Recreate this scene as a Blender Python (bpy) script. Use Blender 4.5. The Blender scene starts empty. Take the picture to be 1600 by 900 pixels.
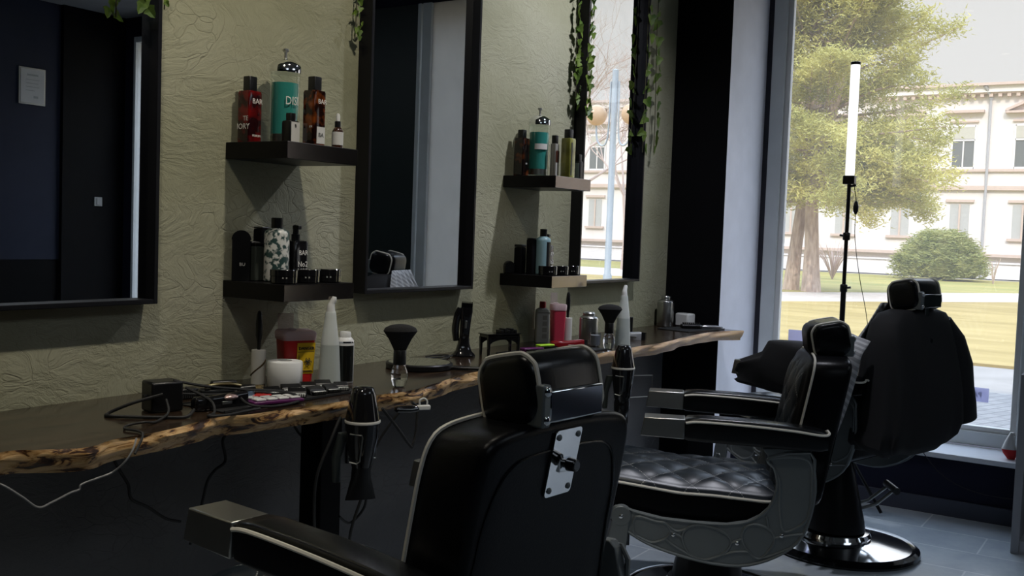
import bpy, math, random
from mathutils import Vector, Matrix, noise
random.seed(7)
PI = math.pi
SC = bpy.context.scene
COL = SC.collection
D = 2.4256            # plane of the mirror wall (y)
EYE = 1.38

# ------------------------------------------------------------------ materials
MATS = {}
def nodes_of(name):
    m = bpy.data.materials.new(name); m.use_nodes = True
    nt = m.node_tree
    b = nt.nodes.get('Principled BSDF')
    return m, nt, b
def mat(name, col, rough=.5, metal=0., spec=.5, trans=0., noise_amt=0., noise_scale=8., bump=0., bump_scale=60., coat=0., ior=1.45, sheen=0., emis=None, estr=0., alpha=1.):
    if name in MATS: return MATS[name]
    m, nt, b = nodes_of(name)
    c = (col[0], col[1], col[2], 1)
    b.inputs['Base Color'].default_value = c
    b.inputs['Roughness'].default_value = rough
    b.inputs['Metallic'].default_value = metal
    b.inputs['Specular IOR Level'].default_value = spec
    b.inputs['Transmission Weight'].default_value = trans
    b.inputs['Coat Weight'].default_value = coat
    b.inputs['Coat Roughness'].default_value = .06
    b.inputs['IOR'].default_value = ior
    b.inputs['Sheen Weight'].default_value = sheen
    b.inputs['Alpha'].default_value = alpha
    if emis:
        b.inputs['Emission Color'].default_value = (*emis, 1); b.inputs['Emission Strength'].default_value = estr
    tc = nt.nodes.new('ShaderNodeTexCoord')
    n = nt.nodes.new('ShaderNodeTexNoise'); n.inputs['Scale'].default_value = noise_scale; n.inputs['Detail'].default_value = 5
    nt.links.new(tc.outputs['Object'], n.inputs['Vector'])
    a = max(noise_amt, .04)
    r = nt.nodes.new('ShaderNodeMapRange'); r.inputs['From Min'].default_value = .3; r.inputs['From Max'].default_value = .7
    r.inputs['To Min'].default_value = 1 - a; r.inputs['To Max'].default_value = 1 + a
    nt.links.new(n.outputs['Fac'], r.inputs['Value'])
    mx = nt.nodes.new('ShaderNodeVectorMath'); mx.operation = 'SCALE'; mx.inputs[0].default_value = col[:3]
    nt.links.new(r.outputs['Result'], mx.inputs['Scale']); nt.links.new(mx.outputs['Vector'], b.inputs['Base Color'])
    if bump > 0:
        n2 = nt.nodes.new('ShaderNodeTexNoise'); n2.inputs['Scale'].default_value = bump_scale; n2.inputs['Detail'].default_value = 4
        nt.links.new(tc.outputs['Object'], n2.inputs['Vector'])
        bp = nt.nodes.new('ShaderNodeBump'); bp.inputs['Strength'].default_value = bump; bp.inputs['Distance'].default_value = .002
        nt.links.new(n2.outputs['Fac'], bp.inputs['Height']); nt.links.new(bp.outputs['Normal'], b.inputs['Normal'])
    MATS[name] = m
    return m

def N(nt, t, **k):
    n = nt.nodes.new(t)
    for a, v in k.items(): setattr(n, a, v)
    return n
def ramp(nt, pts):
    r = nt.nodes.new('ShaderNodeValToRGB'); e = r.color_ramp.elements
    while len(e) < len(pts): e.new(.5)
    for i, (p, c) in enumerate(pts):
        e[i].position = p; e[i].color = (*c, 1) if len(c) == 3 else c
    return r
def math_n(nt, op, a=None, b=None):
    n = nt.nodes.new('ShaderNodeMath'); n.operation = op
    for i, v in enumerate((a, b)):
        if v is None: continue
        if isinstance(v, (int, float)): n.inputs[i].default_value = v
        else: nt.links.new(v, n.inputs[i])
    return n.outputs[0]

def plaster_material():
    m, nt, b = nodes_of('trowelled_plaster')
    L = nt.links
    tc = N(nt, 'ShaderNodeTexCoord')
    mp = N(nt, 'ShaderNodeMapping'); mp.inputs['Scale'].default_value = (.8, 1, 1.35)
    mp.inputs['Rotation'].default_value = (0, .35, 0)
    L.new(tc.outputs['Object'], mp.inputs['Vector'])
    # warped trowel strokes
    wn = N(nt, 'ShaderNodeTexNoise'); wn.inputs['Scale'].default_value = 2.2; wn.inputs['Detail'].default_value = 3
    L.new(mp.outputs['Vector'], wn.inputs['Vector'])
    ws = N(nt, 'ShaderNodeVectorMath', operation='SCALE'); ws.inputs['Scale'].default_value = .9
    L.new(wn.outputs['Color'], ws.inputs[0])
    wa = N(nt, 'ShaderNodeVectorMath', operation='ADD')
    L.new(mp.outputs['Vector'], wa.inputs[0]); L.new(ws.outputs['Vector'], wa.inputs[1])
    n1 = N(nt, 'ShaderNodeTexNoise', noise_type='RIDGED_MULTIFRACTAL'); n1.inputs['Scale'].default_value = 11; n1.inputs['Detail'].default_value = 4; n1.inputs['Roughness'].default_value = .55
    L.new(wa.outputs['Vector'], n1.inputs['Vector'])
    n2 = N(nt, 'ShaderNodeTexNoise'); n2.inputs['Scale'].default_value = 26; n2.inputs['Detail'].default_value = 6; n2.inputs['Roughness'].default_value = .65
    L.new(wa.outputs['Vector'], n2.inputs['Vector'])
    v = N(nt, 'ShaderNodeTexVoronoi', feature='DISTANCE_TO_EDGE'); v.inputs['Scale'].default_value = 8.0
    ws2 = N(nt, 'ShaderNodeVectorMath', operation='SCALE'); ws2.inputs['Scale'].default_value = 1.6
    L.new(wa.outputs['Vector'], ws2.inputs[0]); L.new(ws2.outputs['Vector'], v.inputs['Vector'])
    edge = N(nt, 'ShaderNodeMapRange'); edge.inputs['From Min'].default_value = 0; edge.inputs['From Max'].default_value = .035; edge.inputs['To Min'].default_value = 0; edge.inputs['To Max'].default_value = 1
    L.new(v.outputs['Distance'], edge.inputs['Value'])
    mk = N(nt, 'ShaderNodeTexNoise'); mk.inputs['Scale'].default_value = 3.2; mk.inputs['Detail'].default_value = 2
    L.new(mp.outputs['Vector'], mk.inputs['Vector'])
    mkr = N(nt, 'ShaderNodeMapRange'); mkr.inputs['From Min'].default_value = .48; mkr.inputs['From Max'].default_value = .62
    L.new(mk.outputs['Fac'], mkr.inputs['Value'])
    inv = math_n(nt, 'SUBTRACT', 1.0, edge.outputs['Result'])
    scr = math_n(nt, 'MULTIPLY', inv, mkr.outputs['Result'])
    h1 = math_n(nt, 'MULTIPLY', n1.outputs['Fac'], .20)
    h2 = math_n(nt, 'MULTIPLY', n2.outputs['Fac'], 1.1)
    h = math_n(nt, 'ADD', h1, h2)
    h = math_n(nt, 'SUBTRACT', h, math_n(nt, 'MULTIPLY', scr, .22))
    bp = N(nt, 'ShaderNodeBump'); bp.inputs['Strength'].default_value = .85; bp.inputs['Distance'].default_value = .006
    L.new(h, bp.inputs['Height']); L.new(bp.outputs['Normal'], b.inputs['Normal'])
    big = N(nt, 'ShaderNodeTexNoise'); big.inputs['Scale'].default_value = 1.6; big.inputs['Detail'].default_value = 5
    L.new(mp.outputs['Vector'], big.inputs['Vector'])
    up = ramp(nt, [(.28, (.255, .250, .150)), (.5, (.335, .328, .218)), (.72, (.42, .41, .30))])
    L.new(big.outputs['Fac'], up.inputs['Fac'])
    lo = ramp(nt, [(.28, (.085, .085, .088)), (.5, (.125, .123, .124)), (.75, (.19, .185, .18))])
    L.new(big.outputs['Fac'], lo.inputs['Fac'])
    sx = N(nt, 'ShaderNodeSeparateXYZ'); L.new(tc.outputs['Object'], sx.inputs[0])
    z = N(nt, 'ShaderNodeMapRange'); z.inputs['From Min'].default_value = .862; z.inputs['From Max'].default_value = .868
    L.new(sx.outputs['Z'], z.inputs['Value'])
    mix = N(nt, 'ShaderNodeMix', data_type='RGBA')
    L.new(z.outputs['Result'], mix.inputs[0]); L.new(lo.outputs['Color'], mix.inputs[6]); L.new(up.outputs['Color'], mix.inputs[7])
    dark = N(nt, 'ShaderNodeMix', data_type='RGBA', blend_type='MULTIPLY'); dark.inputs[7].default_value = (.62, .60, .55, 1)
    fac = math_n(nt, 'MULTIPLY', scr, .35)
    L.new(fac, dark.inputs[0]); L.new(mix.outputs[2], dark.inputs[6])
    L.new(dark.outputs[2], b.inputs['Base Color'])
    b.inputs['Roughness'].default_value = .78
    return m

def wood_top_material():
    m, nt, b = nodes_of('dark_varnished_walnut'); L = nt.links
    tc = N(nt, 'ShaderNodeTexCoord'); mp = N(nt, 'ShaderNodeMapping'); mp.inputs['Scale'].default_value = (1.2, 9, 9)
    L.new(tc.outputs['Object'], mp.inputs['Vector'])
    n = N(nt, 'ShaderNodeTexNoise'); n.inputs['Scale'].default_value = 2.5; n.inputs['Detail'].default_value = 7; n.inputs['Distortion'].default_value = 1.2
    L.new(mp.outputs['Vector'], n.inputs['Vector'])
    r = ramp(nt, [(.3, (.012, .0075, .005)), (.52, (.030, .018, .011)), (.75, (.062, .040, .024))])
    L.new(n.outputs['Fac'], r.inputs['Fac']); L.new(r.outputs['Color'], b.inputs['Base Color'])
    b.inputs['Roughness'].default_value = .22; b.inputs['Coat Weight'].default_value = .25; b.inputs['Coat Roughness'].default_value = .08
    bp = N(nt, 'ShaderNodeBump'); bp.inputs['Strength'].default_value = .12; bp.inputs['Distance'].default_value = .002
    L.new(n.outputs['Fac'], bp.inputs['Height']); L.new(bp.outputs['Normal'], b.inputs['Normal'])
    return m
def wood_edge_material():
    m, nt, b = nodes_of('live_edge_sapwood'); L = nt.links
    tc = N(nt, 'ShaderNodeTexCoord'); mp = N(nt, 'ShaderNodeMapping'); mp.inputs['Scale'].default_value = (9, 9, 34)
    L.new(tc.outputs['Object'], mp.inputs['Vector'])
    n = N(nt, 'ShaderNodeTexNoise'); n.inputs['Scale'].default_value = 1.5; n.inputs['Detail'].default_value = 8; n.inputs['Roughness'].default_value = .62; n.inputs['Distortion'].default_value = 1.0
    L.new(mp.outputs['Vector'], n.inputs['Vector'])
    # bark patches are wide at the near end and fade towards the far end of the slab
    sx = N(nt, 'ShaderNodeSeparateXYZ'); L.new(tc.outputs['Object'], sx.inputs[0])
    far = N(nt, 'ShaderNodeMapRange'); far.inputs['From Min'].default_value = 2.6; far.inputs['From Max'].default_value = 4.0; far.inputs['To Min'].default_value = 0; far.inputs['To Max'].default_value = .22
    L.new(sx.outputs['X'], far.inputs['Value'])
    f = math_n(nt, 'ADD', n.outputs['Fac'], far.outputs['Result'])
    r = ramp(nt, [(.38, (.030, .010, .003)), (.44, (.085, .032, .009)), (.47, (.42, .22, .07)), (.56, (.68, .44, .20)), (.85, (.66, .42, .26))])
    L.new(f, r.inputs['Fac']); L.new(r.outputs['Color'], b.inputs['Base Color'])
    b.inputs['Roughness'].default_value = .38
    bp = N(nt, 'ShaderNodeBump'); bp.inputs['Strength'].default_value = .5; bp.inputs['Distance'].default_value = .008
    L.new(n.outputs['Fac'], bp.inputs['Height']); L.new(bp.outputs['Normal'], b.inputs['Normal'])
    return m
def tile_material():
    m, nt, b = nodes_of('grey_floor_tile'); L = nt.links
    tc = N(nt, 'ShaderNodeTexCoord'); mp = N(nt, 'ShaderNodeMapping')
    mp.inputs['Rotation'].default_value = (0, 0, PI/2); mp.inputs['Location'].default_value = (.08, .12, 0)
    L.new(tc.outputs['Object'], mp.inputs['Vector'])
    br = N(nt, 'ShaderNodeTexBrick'); br.offset = .5
    br.inputs['Scale'].default_value = 1; br.inputs['Mortar Size'].default_value = .004; br.inputs['Mortar Smooth'].default_value = .1
    br.inputs['Brick Width'].default_value = .60; br.inputs['Row Height'].default_value = .30
    br.inputs['Color1'].default_value = (.46, .51, .55, 1); br.inputs['Color2'].default_value = (.40, .45, .49, 1); br.inputs['Mortar'].default_value = (.62, .66, .68, 1)
    L.new(mp.outputs['Vector'], br.inputs['Vector'])
    n = N(nt, 'ShaderNodeTexNoise'); n.inputs['Scale'].default_value = 3; n.inputs['Detail'].default_value = 8; n.inputs['Roughness'].default_value = .7
    L.new(tc.outputs['Object'], n.inputs['Vector'])
    r = ramp(nt, [(.3, (.82, .83, .86)), (.7, (1.12, 1.1, 1.06))]); L.new(n.outputs['Fac'], r.inputs['Fac'])
    mx = N(nt, 'ShaderNodeMix', data_type='RGBA', blend_type='MULTIPLY'); mx.inputs[0].default_value = 1
    L.new(br.outputs['Color'], mx.inputs[6]); L.new(r.outputs['Color'], mx.inputs[7]); L.new(mx.outputs[2], b.inputs['Base Color'])
    rr = N(nt, 'ShaderNodeMapRange'); rr.inputs['To Min'].default_value = .22; rr.inputs['To Max'].default_value = .30
    L.new(n.outputs['Fac'], rr.inputs['Value']); L.new(rr.outputs['Result'], b.inputs['Roughness'])
    bp = N(nt, 'ShaderNodeBump'); bp.inputs['Strength'].default_value = .3; bp.inputs['Distance'].default_value = .002
    L.new(math_n(nt, 'SUBTRACT', n.outputs['Fac'], br.outputs['Fac']), bp.inputs['Height']); L.new(bp.outputs['Normal'], b.inputs['Normal'])
    return m
def noise_two(name, c1, c2, scale, rough=.9, stretch=(1, 1, 1), detail=6, bump=.3, lo=.35, hi=.65, trans=0.):
    m, nt, b = nodes_of(name); L = nt.links
    tc = N(nt, 'ShaderNodeTexCoord'); mp = N(nt, 'ShaderNodeMapping'); mp.inputs['Scale'].default_value = stretch
    L.new(tc.outputs['Object'], mp.inputs['Vector'])
    n = N(nt, 'ShaderNodeTexNoise'); n.inputs['Scale'].default_value = scale; n.inputs['Detail'].default_value = detail
    L.new(mp.outputs['Vector'], n.inputs['Vector'])
    r = ramp(nt, [(lo, c1), (hi, c2)]); L.new(n.outputs['Fac'], r.inputs['Fac']); L.new(r.outputs['Color'], b.inputs['Base Color'])
    b.inputs['Roughness'].default_value = rough
    bp = N(nt, 'ShaderNodeBump'); bp.inputs['Strength'].default_value = bump; bp.inputs['Distance'].default_value = .01
    L.new(n.outputs['Fac'], bp.inputs['Height']); L.new(bp.outputs['Normal'], b.inputs['Normal'])
    if trans > 0:
        tr = N(nt, 'ShaderNodeBsdfTranslucent'); L.new(r.outputs['Color'], tr.inputs['Color'])
        ms = N(nt, 'ShaderNodeMixShader'); ms.inputs[0].default_value = trans
        out = nt.nodes['Material Output']
        L.new(b.outputs[0], ms.inputs[1]); L.new(tr.outputs[0], ms.inputs[2]); L.new(ms.outputs[0], out.inputs['Surface'])
    MATS[name] = m
    return m
def thin_glass(name, tint=(1, 1, 1), refl=.06, rough=0.):
    m, nt, b = nodes_of(name); L = nt.links
    t = N(nt, 'ShaderNodeBsdfTransparent'); t.inputs['Color'].default_value = (*tint, 1)
    g = N(nt, 'ShaderNodeBsdfGlossy'); g.inputs['Roughness'].default_value = rough; g.inputs['Color'].default_value = (1, 1, 1, 1)
    fr = N(nt, 'ShaderNodeFresnel'); fr.inputs['IOR'].default_value = 1.45
    f = math_n(nt, 'ADD', math_n(nt, 'MULTIPLY', fr.outputs[0], .8), refl - .03)
    geo = N(nt, 'ShaderNodeNewGeometry'); f = math_n(nt, 'MULTIPLY', f, math_n(nt, 'SUBTRACT', 1.0, geo.outputs['Backfacing']))
    ms = N(nt, 'ShaderNodeMixShader'); L.new(f, ms.inputs[0]); L.new(t.outputs[0], ms.inputs[1]); L.new(g.outputs[0], ms.inputs[2])
    L.new(ms.outputs[0], nt.nodes['Material Output'].inputs['Surface'])
    MATS[name] = m
    return m
def translucent(name, col, trans=.5, clear=.0, rough=.35):
    m, nt, b = nodes_of(name); L = nt.links
    b.inputs['Base Color'].default_value = (*col, 1); b.inputs['Roughness'].default_value = rough
    tr = N(nt, 'ShaderNodeBsdfTranslucent'); tr.inputs['Color'].default_value = (*col, 1)
    ms = N(nt, 'ShaderNodeMixShader'); ms.inputs[0].default_value = trans
    L.new(b.outputs[0], ms.inputs[1]); L.new(tr.outputs[0], ms.inputs[2])
    last = ms
    if clear > 0:
        tp = N(nt, 'ShaderNodeBsdfTransparent'); tp.inputs['Color'].default_value = (*[min(1, c*1.1) for c in col], 1)
        m2 = N(nt, 'ShaderNodeMixShader'); m2.inputs[0].default_value = clear
        L.new(ms.outputs[0], m2.inputs[1]); L.new(tp.outputs[0], m2.inputs[2]); last = m2
    L.new(last.outputs[0], nt.nodes['Material Output'].inputs['Surface'])
    MATS[name] = m
    return m
def quilt_material(name, ax, dx, dz):
    """black leather with contrast lattice stitching; ax = the two object axes of the panel"""
    m, nt, b = nodes_of(name); L = nt.links
    tc = N(nt, 'ShaderNodeTexCoord'); s = N(nt, 'ShaderNodeSeparateXYZ'); L.new(tc.outputs['Object'], s.inputs[0])
    a = math_n(nt, 'DIVIDE', s.outputs[ax[0]], dx); c = math_n(nt, 'DIVIDE', s.outputs[ax[1]], dz)
    p = math_n(nt, 'ADD', a, c); q = math_n(nt, 'SUBTRACT', a, c)
    def line(u, w):
        pp = math_n(nt, 'PINGPONG', u, .5)
        l = math_n(nt, 'LESS_THAN', pp, .014)
        d = math_n(nt, 'LESS_THAN', math_n(nt, 'FRACT', math_n(nt, 'MULTIPLY', w, 14.)), .62)
        return math_n(nt, 'MULTIPLY', l, d)
    st = math_n(nt, 'MAXIMUM', line(p, q), line(q, p))
    mix = N(nt, 'ShaderNodeMix', data_type='RGBA'); mix.inputs[6].default_value = (.007, .012, .017, 1); mix.inputs[7].default_value = (.30, .30, .28, 1)  # faint blue in the base colour stands in for bluish light
    L.new(st, mix.inputs[0]); L.new(mix.outputs[2], b.inputs['Base Color'])
    b.inputs['Roughness'].default_value = .36
    n = N(nt, 'ShaderNodeTexNoise'); n.inputs['Scale'].default_value = 260; L.new(tc.outputs['Object'], n.inputs['Vector'])
    bp = N(nt, 'ShaderNodeBump'); bp.inputs['Strength'].default_value = .12; bp.inputs['Distance'].default_value = .001
    L.new(n.outputs['Fac'], bp.inputs['Height']); L.new(bp.outputs['Normal'], b.inputs['Normal'])
    MATS[name] = m
    return m
def stripe_material(name, c1, c2, freq, direction=(1, 0, .5), duty=.5):
    m, nt, b = nodes_of(name); L = nt.links
    tc = N(nt, 'ShaderNodeTexCoord'); d = N(nt, 'ShaderNodeVectorMath', operation='DOT_PRODUCT'); d.inputs[1].default_value = direction
    L.new(tc.outputs['Object'], d.inputs[0])
    fr = math_n(nt, 'FRACT', math_n(nt, 'MULTIPLY', d.outputs['Value'], freq))
    f = math_n(nt, 'LESS_THAN', fr, duty)
    mix = N(nt, 'ShaderNodeMix', data_type='RGBA'); mix.inputs[6].default_value = (*c1, 1); mix.inputs[7].default_value = (*c2, 1)
    L.new(f, mix.inputs[0]); L.new(mix.outputs[2], b.inputs['Base Color']); b.inputs['Roughness'].default_value = .6
    MATS[name] = m
    return m

PLASTER = plaster_material(); WTOP = wood_top_material(); WEDGE = wood_edge_material(); TILE = tile_material()
LEATHER = mat('black_leather', (.0035, .0035, .0045), .33, spec=.2, bump=.15, bump_scale=240)
LEATHER_SOFT = mat('black_leather_soft', (.0035, .004, .005), .27, spec=.45, bump=.1, bump_scale=200)
PIPING = mat('cream_piping', (.82, .78, .68), .45)
CHROME = mat('chrome', (.78, .79, .80), .09, 1)
STEEL = mat('brushed_steel', (.42, .42, .40), .32, 1)
DKMETAL = mat('dark_cast_metal', (.19, .21, .215), .40, .45)
BLACK = mat('black_plastic', (.005, .005, .0055), .35)
GLOSSBLACK = mat('gloss_black_plastic', (.008, .008, .009), .1, coat=.5)
MATBLACK = mat('matt_black_paint', (.003, .003, .004), .6, spec=.12)
FRAMEBLACK = mat('mirror_frame_black', (.006, .006, .008), .34, spec=.3)
SHELFWOOD = mat('black_stained_shelf', (.004, .0035, .004), .4, spec=.2, noise_amt=.3, noise_scale=30)
WHITEP = mat('white_plastic', (.72, .72, .70), .4)
PAPER = mat('white_paper', (.78, .78, .76), .85)
CREAM = mat('cream_print', (.70, .68, .62), .6)
MIRROR = mat('mirror_silver', (.86, .87, .87), .0, 1)
RUBBER = mat('black_rubber', (.012, .012, .012), .6)
CLOTH = mat('black_cloth', (.008, .008, .009), .8, sheen=.0, bump=.2, bump_scale=300)
REDP = mat('red_plastic', (.55, .02, .02), .35)
GREYP = mat('grey_plastic', (.30, .31, .31), .4)
NAVY = mat('navy_wall_paint', (.012, .013, .028), .6, spec=.2)
LAV = mat('pale_lavender_wall_paint', (.76, .77, .84), .7)
WHITEWALL = mat('off_white_wall_paint', (.60, .60, .60), .8)
QSEAT = quilt_material('quilted_leather_seat', (0, 1), .155, .155)
QBACK = quilt_material('quilted_leather_back', (0, 2), .155, .22)

# ------------------------------------------------------------------ mesh builder
def catmull(pts, n=8, closed=False):
    P = [Vector(p) for p in pts]; out = []
    m = len(P); segs = m if closed else m - 1
    for i in range(segs):
        if closed: a, b, c, d = P[(i-1) % m], P[i], P[(i+1) % m], P[(i+2) % m]
        else: a, b, c, d = P[max(i-1, 0)], P[i], P[i+1], P[min(i+2, m-1)]
        for k in range(n):
            t = k/n
            out.append(.5*((2*b) + (c-a)*t + (2*a-5*b+4*c-d)*t*t + (3*b-a-3*c+d)*t*t*t))
    if not closed: out.append(P[-1].copy())
    return out
class MB:
    def __init__(s): s.v = []; s.f = []; s.m = []; s.mi = 0
    def face(s, idx): s.f.append(tuple(idx)); s.m.append(s.mi)
    def box(s, x0, x1, y0, y1, z0, z1, M=None):
        b = len(s.v)
        for z in (z0, z1):
            for x, y in ((x0, y0), (x1, y0), (x1, y1), (x0, y1)):
                p = Vector((x, y, z)); s.v.append(M @ p if M else p)
        for q in ((3, 2, 1, 0), (4, 5, 6, 7), (0, 1, 5, 4), (1, 2, 6, 5), (2, 3, 7, 6), (3, 0, 4, 7)): s.face([b+i for i in q])
        return s
    def loft(s, rings, cap=(True, True), closed=True):
        b = len(s.v); n = len(rings[0])
        for r in rings: s.v += [Vector(p) for p in r]
        for i in range(len(rings)-1):
            for j in range(n if closed else n-1):
                k = (j+1) % n
                s.face((b+i*n+j, b+i*n+k, b+(i+1)*n+k, b+(i+1)*n+j))
        if cap[0]: s.face([b+j for j in range(n)][::-1])
        if cap[1]: s.face([b+(len(rings)-1)*n+j for j in range(n)])
        return s
    def lathe(s, prof, seg=32, c=(0, 0, 0), sx=1, sy=1, M=None):
        rings = []
        for r, z in prof:
            ring = []
            for j in range(seg):
                a = 2*PI*j/seg; p = Vector((c[0]+max(r, 1e-4)*sx*math.cos(a), c[1]+max(r, 1e-4)*sy*math.sin(a), c[2]+z))
                ring.append(M @ p if M else p)
            rings.append(ring)
        return s.loft(rings)
    def cyl(s, a, b, r0, r1=None, seg=16):
        r1 = r0 if r1 is None else r1
        return s.tube([a, b], [r0, r1], seg, smooth=False)
    def tube(s, pts, r=.01, seg=8, smooth=True, n=6, closed=False, flat=1.0):
        P = catmull(pts, n, closed) if smooth and len(pts) > 2 else [Vector(p) for p in pts]
        m = len(P)
        if not isinstance(r, (int, float)):
            R = []
            for i in range(m):
                t = i/(m-1)*(len(r)-1); k = min(int(t), len(r)-2); R.append(r[k]+(r[k+1]-r[k])*(t-k))
        else: R = [r]*m
        up = Vector((0, 0, 1)); rings = []; prev = None
        for i in range(m):
            if closed: t = (P[(i+1) % m]-P[(i-1) % m])
            else: t = P[min(i+1, m-1)]-P[max(i-1, 0)]
            if t.length < 1e-9: t = Vector((0, 0, 1))
            t.normalize()
            if prev is None:
                ref = up if abs(t.z) < .9 else Vector((1, 0, 0)); x = t.cross(ref).normalized()
            else:
                x = prev - t*prev.dot(t)
                if x.length < 1e-6: x = t.cross(up)
                x.normalize()
            prev = x; y = t.cross(x)
            rings.append([P[i]+(x*math.cos(2*PI*j/seg)+y*math.sin(2*PI*j/seg)*flat)*R[i] for j in range(seg)])
        if closed:
            b = len(s.v); n2 = seg
            for q in rings: s.v += q
            for i in range(m):
                for j in range(seg):
                    k = (j+1) % seg; i2 = (i+1) % m
                    s.face((b+i*n2+j, b+i*n2+k, b+i2*n2+k, b+i2*n2+j))
            return s
        return s.loft(rings)
    def prism(s, poly, axis, t0, t1):
        """extrude 2-D polygon; axis 0: poly=(y,z) along x; 1: (x,z) along y; 2: (x,y) along z"""
        def P(a, b, t): return ((t, a, b), (a, t, b), (a, b, t))[axis]
        return s.loft([[P(a, b, t0) for a, b in poly], [P(a, b, t1) for a, b in poly]])
    def ball(s, c, r, seg=16, rings=10, sx=1, sy=1, sz=1):
        pr = []
        for i in range(rings+1):
            a = -PI/2+PI*i/rings; pr.append((r*math.cos(a), r*math.sin(a)*sz))
        return s.lathe(pr, seg, c, sx, sy)
    def build(s, name, m, parent=None, bevel=0, smooth=35, subsurf=0, bseg=2):
        me = bpy.data.meshes.new(name)
        me.from_pydata([tuple(v) for v in s.v], [], s.f)
        ms = m if isinstance(m, (list, tuple)) else [m]
        for q in ms: me.materials.append(q)
        if len(ms) > 1: me.polygons.foreach_set('material_index', s.m)
        me.update()
        import bmesh
        bm = bmesh.new(); bm.from_mesh(me); bmesh.ops.recalc_face_normals(bm, faces=bm.faces); bm.to_mesh(me); bm.free()
        if smooth:
            me.polygons.foreach_set('use_smooth', [True]*len(me.polygons))
            me.set_sharp_from_angle(angle=math.radians(smooth))
        o = bpy.data.objects.new(name, me); COL.objects.link(o)
        if parent: o.parent = parent
        if bevel:
            bv = o.modifiers.new('bevel', 'BEVEL'); bv.width = bevel; bv.segments = bseg; bv.limit_method = 'ANGLE'; bv.angle_limit = math.radians(40)
        if subsurf:
            sb = o.modifiers.new('subd', 'SUBSURF'); sb.levels = subsurf; sb.render_levels = subsurf
        return o
def thing(name, label, cat, loc=(0, 0, 0), rz=0, group=None):
    o = bpy.data.objects.new(name, None); COL.objects.link(o); o.empty_display_size = .05
    o.location = loc; o.rotation_euler = (0, 0, rz); o['label'] = label; o['category'] = cat
    if group: o['group'] = group
    return o
def tag(o, label, cat, group=None, kind=None):
    o['label'] = label; o['category'] = cat
    if group: o['group'] = group
    if kind: o['kind'] = kind
    return o
def struct(o): o['kind'] = 'structure'; return o
def round_rect(w, h, r, n=5, cx=0, cy=0):
    out = []
    for (sx, sy, a0) in ((1, 1, 0), (-1, 1, 90), (-1, -1, 180), (1, -1, 270)):
        for k in range(n+1):
            a = math.radians(a0+90*k/n)
            out.append((cx+sx*(w/2-r)+r*math.cos(a), cy+sy*(h/2-r)+r*math.sin(a)))
    return out
def text(s, size, loc, M, m, parent, name='lettering', wrap=None, align='CENTER', bold=.0, ext=.0004, squeeze=1.):
    """lettering lying in local XZ plane facing -Y, then transformed by loc and matrix M"""
    c = bpy.data.curves.new(name, 'FONT'); c.body = s; c.size = size; c.align_x = align; c.align_y = 'CENTER'; c.extrude = ext; c.offset = bold; c.resolution_u = 2
    o = bpy.data.objects.new('tmp', c); COL.objects.link(o)
    dg = bpy.context.evaluated_depsgraph_get(); me = bpy.data.meshes.new_from_object(o.evaluated_get(dg)); bpy.data.objects.remove(o)
    for v in me.vertices:
        x, y, z = v.co; x *= squeeze
        if wrap: R = wrap+z; p = Vector((R*math.sin(x/wrap), -R*math.cos(x/wrap), y))
        else: p = Vector((x, -z, y))
        if M: p = M @ p
        v.co = p+Vector(loc)
    me.materials.clear(); me.materials.append(m); me.name = name
    o = bpy.data.objects.new(name, me); COL.objects.link(o); o.parent = parent
    return o
RZ = lambda a: Matrix.Rotation(a, 4, 'Z')
# ------------------------------------------------------------------ the room
DARKGREEN = mat('dark_green_door_paint', (.012, .020, .018), .5)
FRAMEW = mat('pale_grey_window_frame', (.66, .69, .69), .45)
SHADOWGAP = mat('shadow_gap_black', (.02, .02, .03), .6)
SILLM = mat('pale_sill_stone', (.80, .82, .86), .25)
SKIRT = mat('blue_grey_skirting_tile', (.055, .060, .085), .4)
CEIL = mat('ceiling_paint', (.22, .22, .22), .9)
STREET = noise_two('street_render', (.42, .40, .36), (.5, .47, .42), 3)
def panel(name, x0, x1, y0, y1, z0, z1, m, parent=None, bevel=0):
    return struct(MB().box(x0, x1, y0, y1, z0, z1).build(name, m, parent, bevel=bevel, smooth=0))
panel('floor', -2.6, 6.15, -3.5, 2.6, -.12, 0, TILE)
panel('ceiling', -2.6, 6.15, -3.5, 2.6, 3.2, 3.35, CEIL)
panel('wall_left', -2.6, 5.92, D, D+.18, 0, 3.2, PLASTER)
panel('wall_back', -2.6, -2.45, -3.5, D, 0, 3.2, MATBLACK)
WR = MB(); WR.box(-2.45, 5.30, -3.55, -3.4, 1.0, 3.2); WR.mi = 1; WR.box(-2.45, 5.30, -3.55, -3.4, 0, 1.0); WR.box(5.30, 6.0, -3.55, -3.36, 0, 3.2)
NAVYPALE = mat('navy_paint_lighter', (.022, .027, .048), .6, spec=.2)  # lighter navy for the upper right wall
struct(WR.build('wall_right', [NAVYPALE, MATBLACK], smooth=0))
# protruding column at the end of the counter: black on the near face, pale on the room face
c = MB()
c.box(5.327, 5.905, 2.098, D, 0, 3.2)
c.mi = 1
for i in range(2, 6): pass
col = c
o = col.build('wall_column', [LAV, MATBLACK], smooth=0)
for p in o.data.polygons:
    p.material_index = 1 if p.normal.x < -.5 else 0
struct(o)
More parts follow.
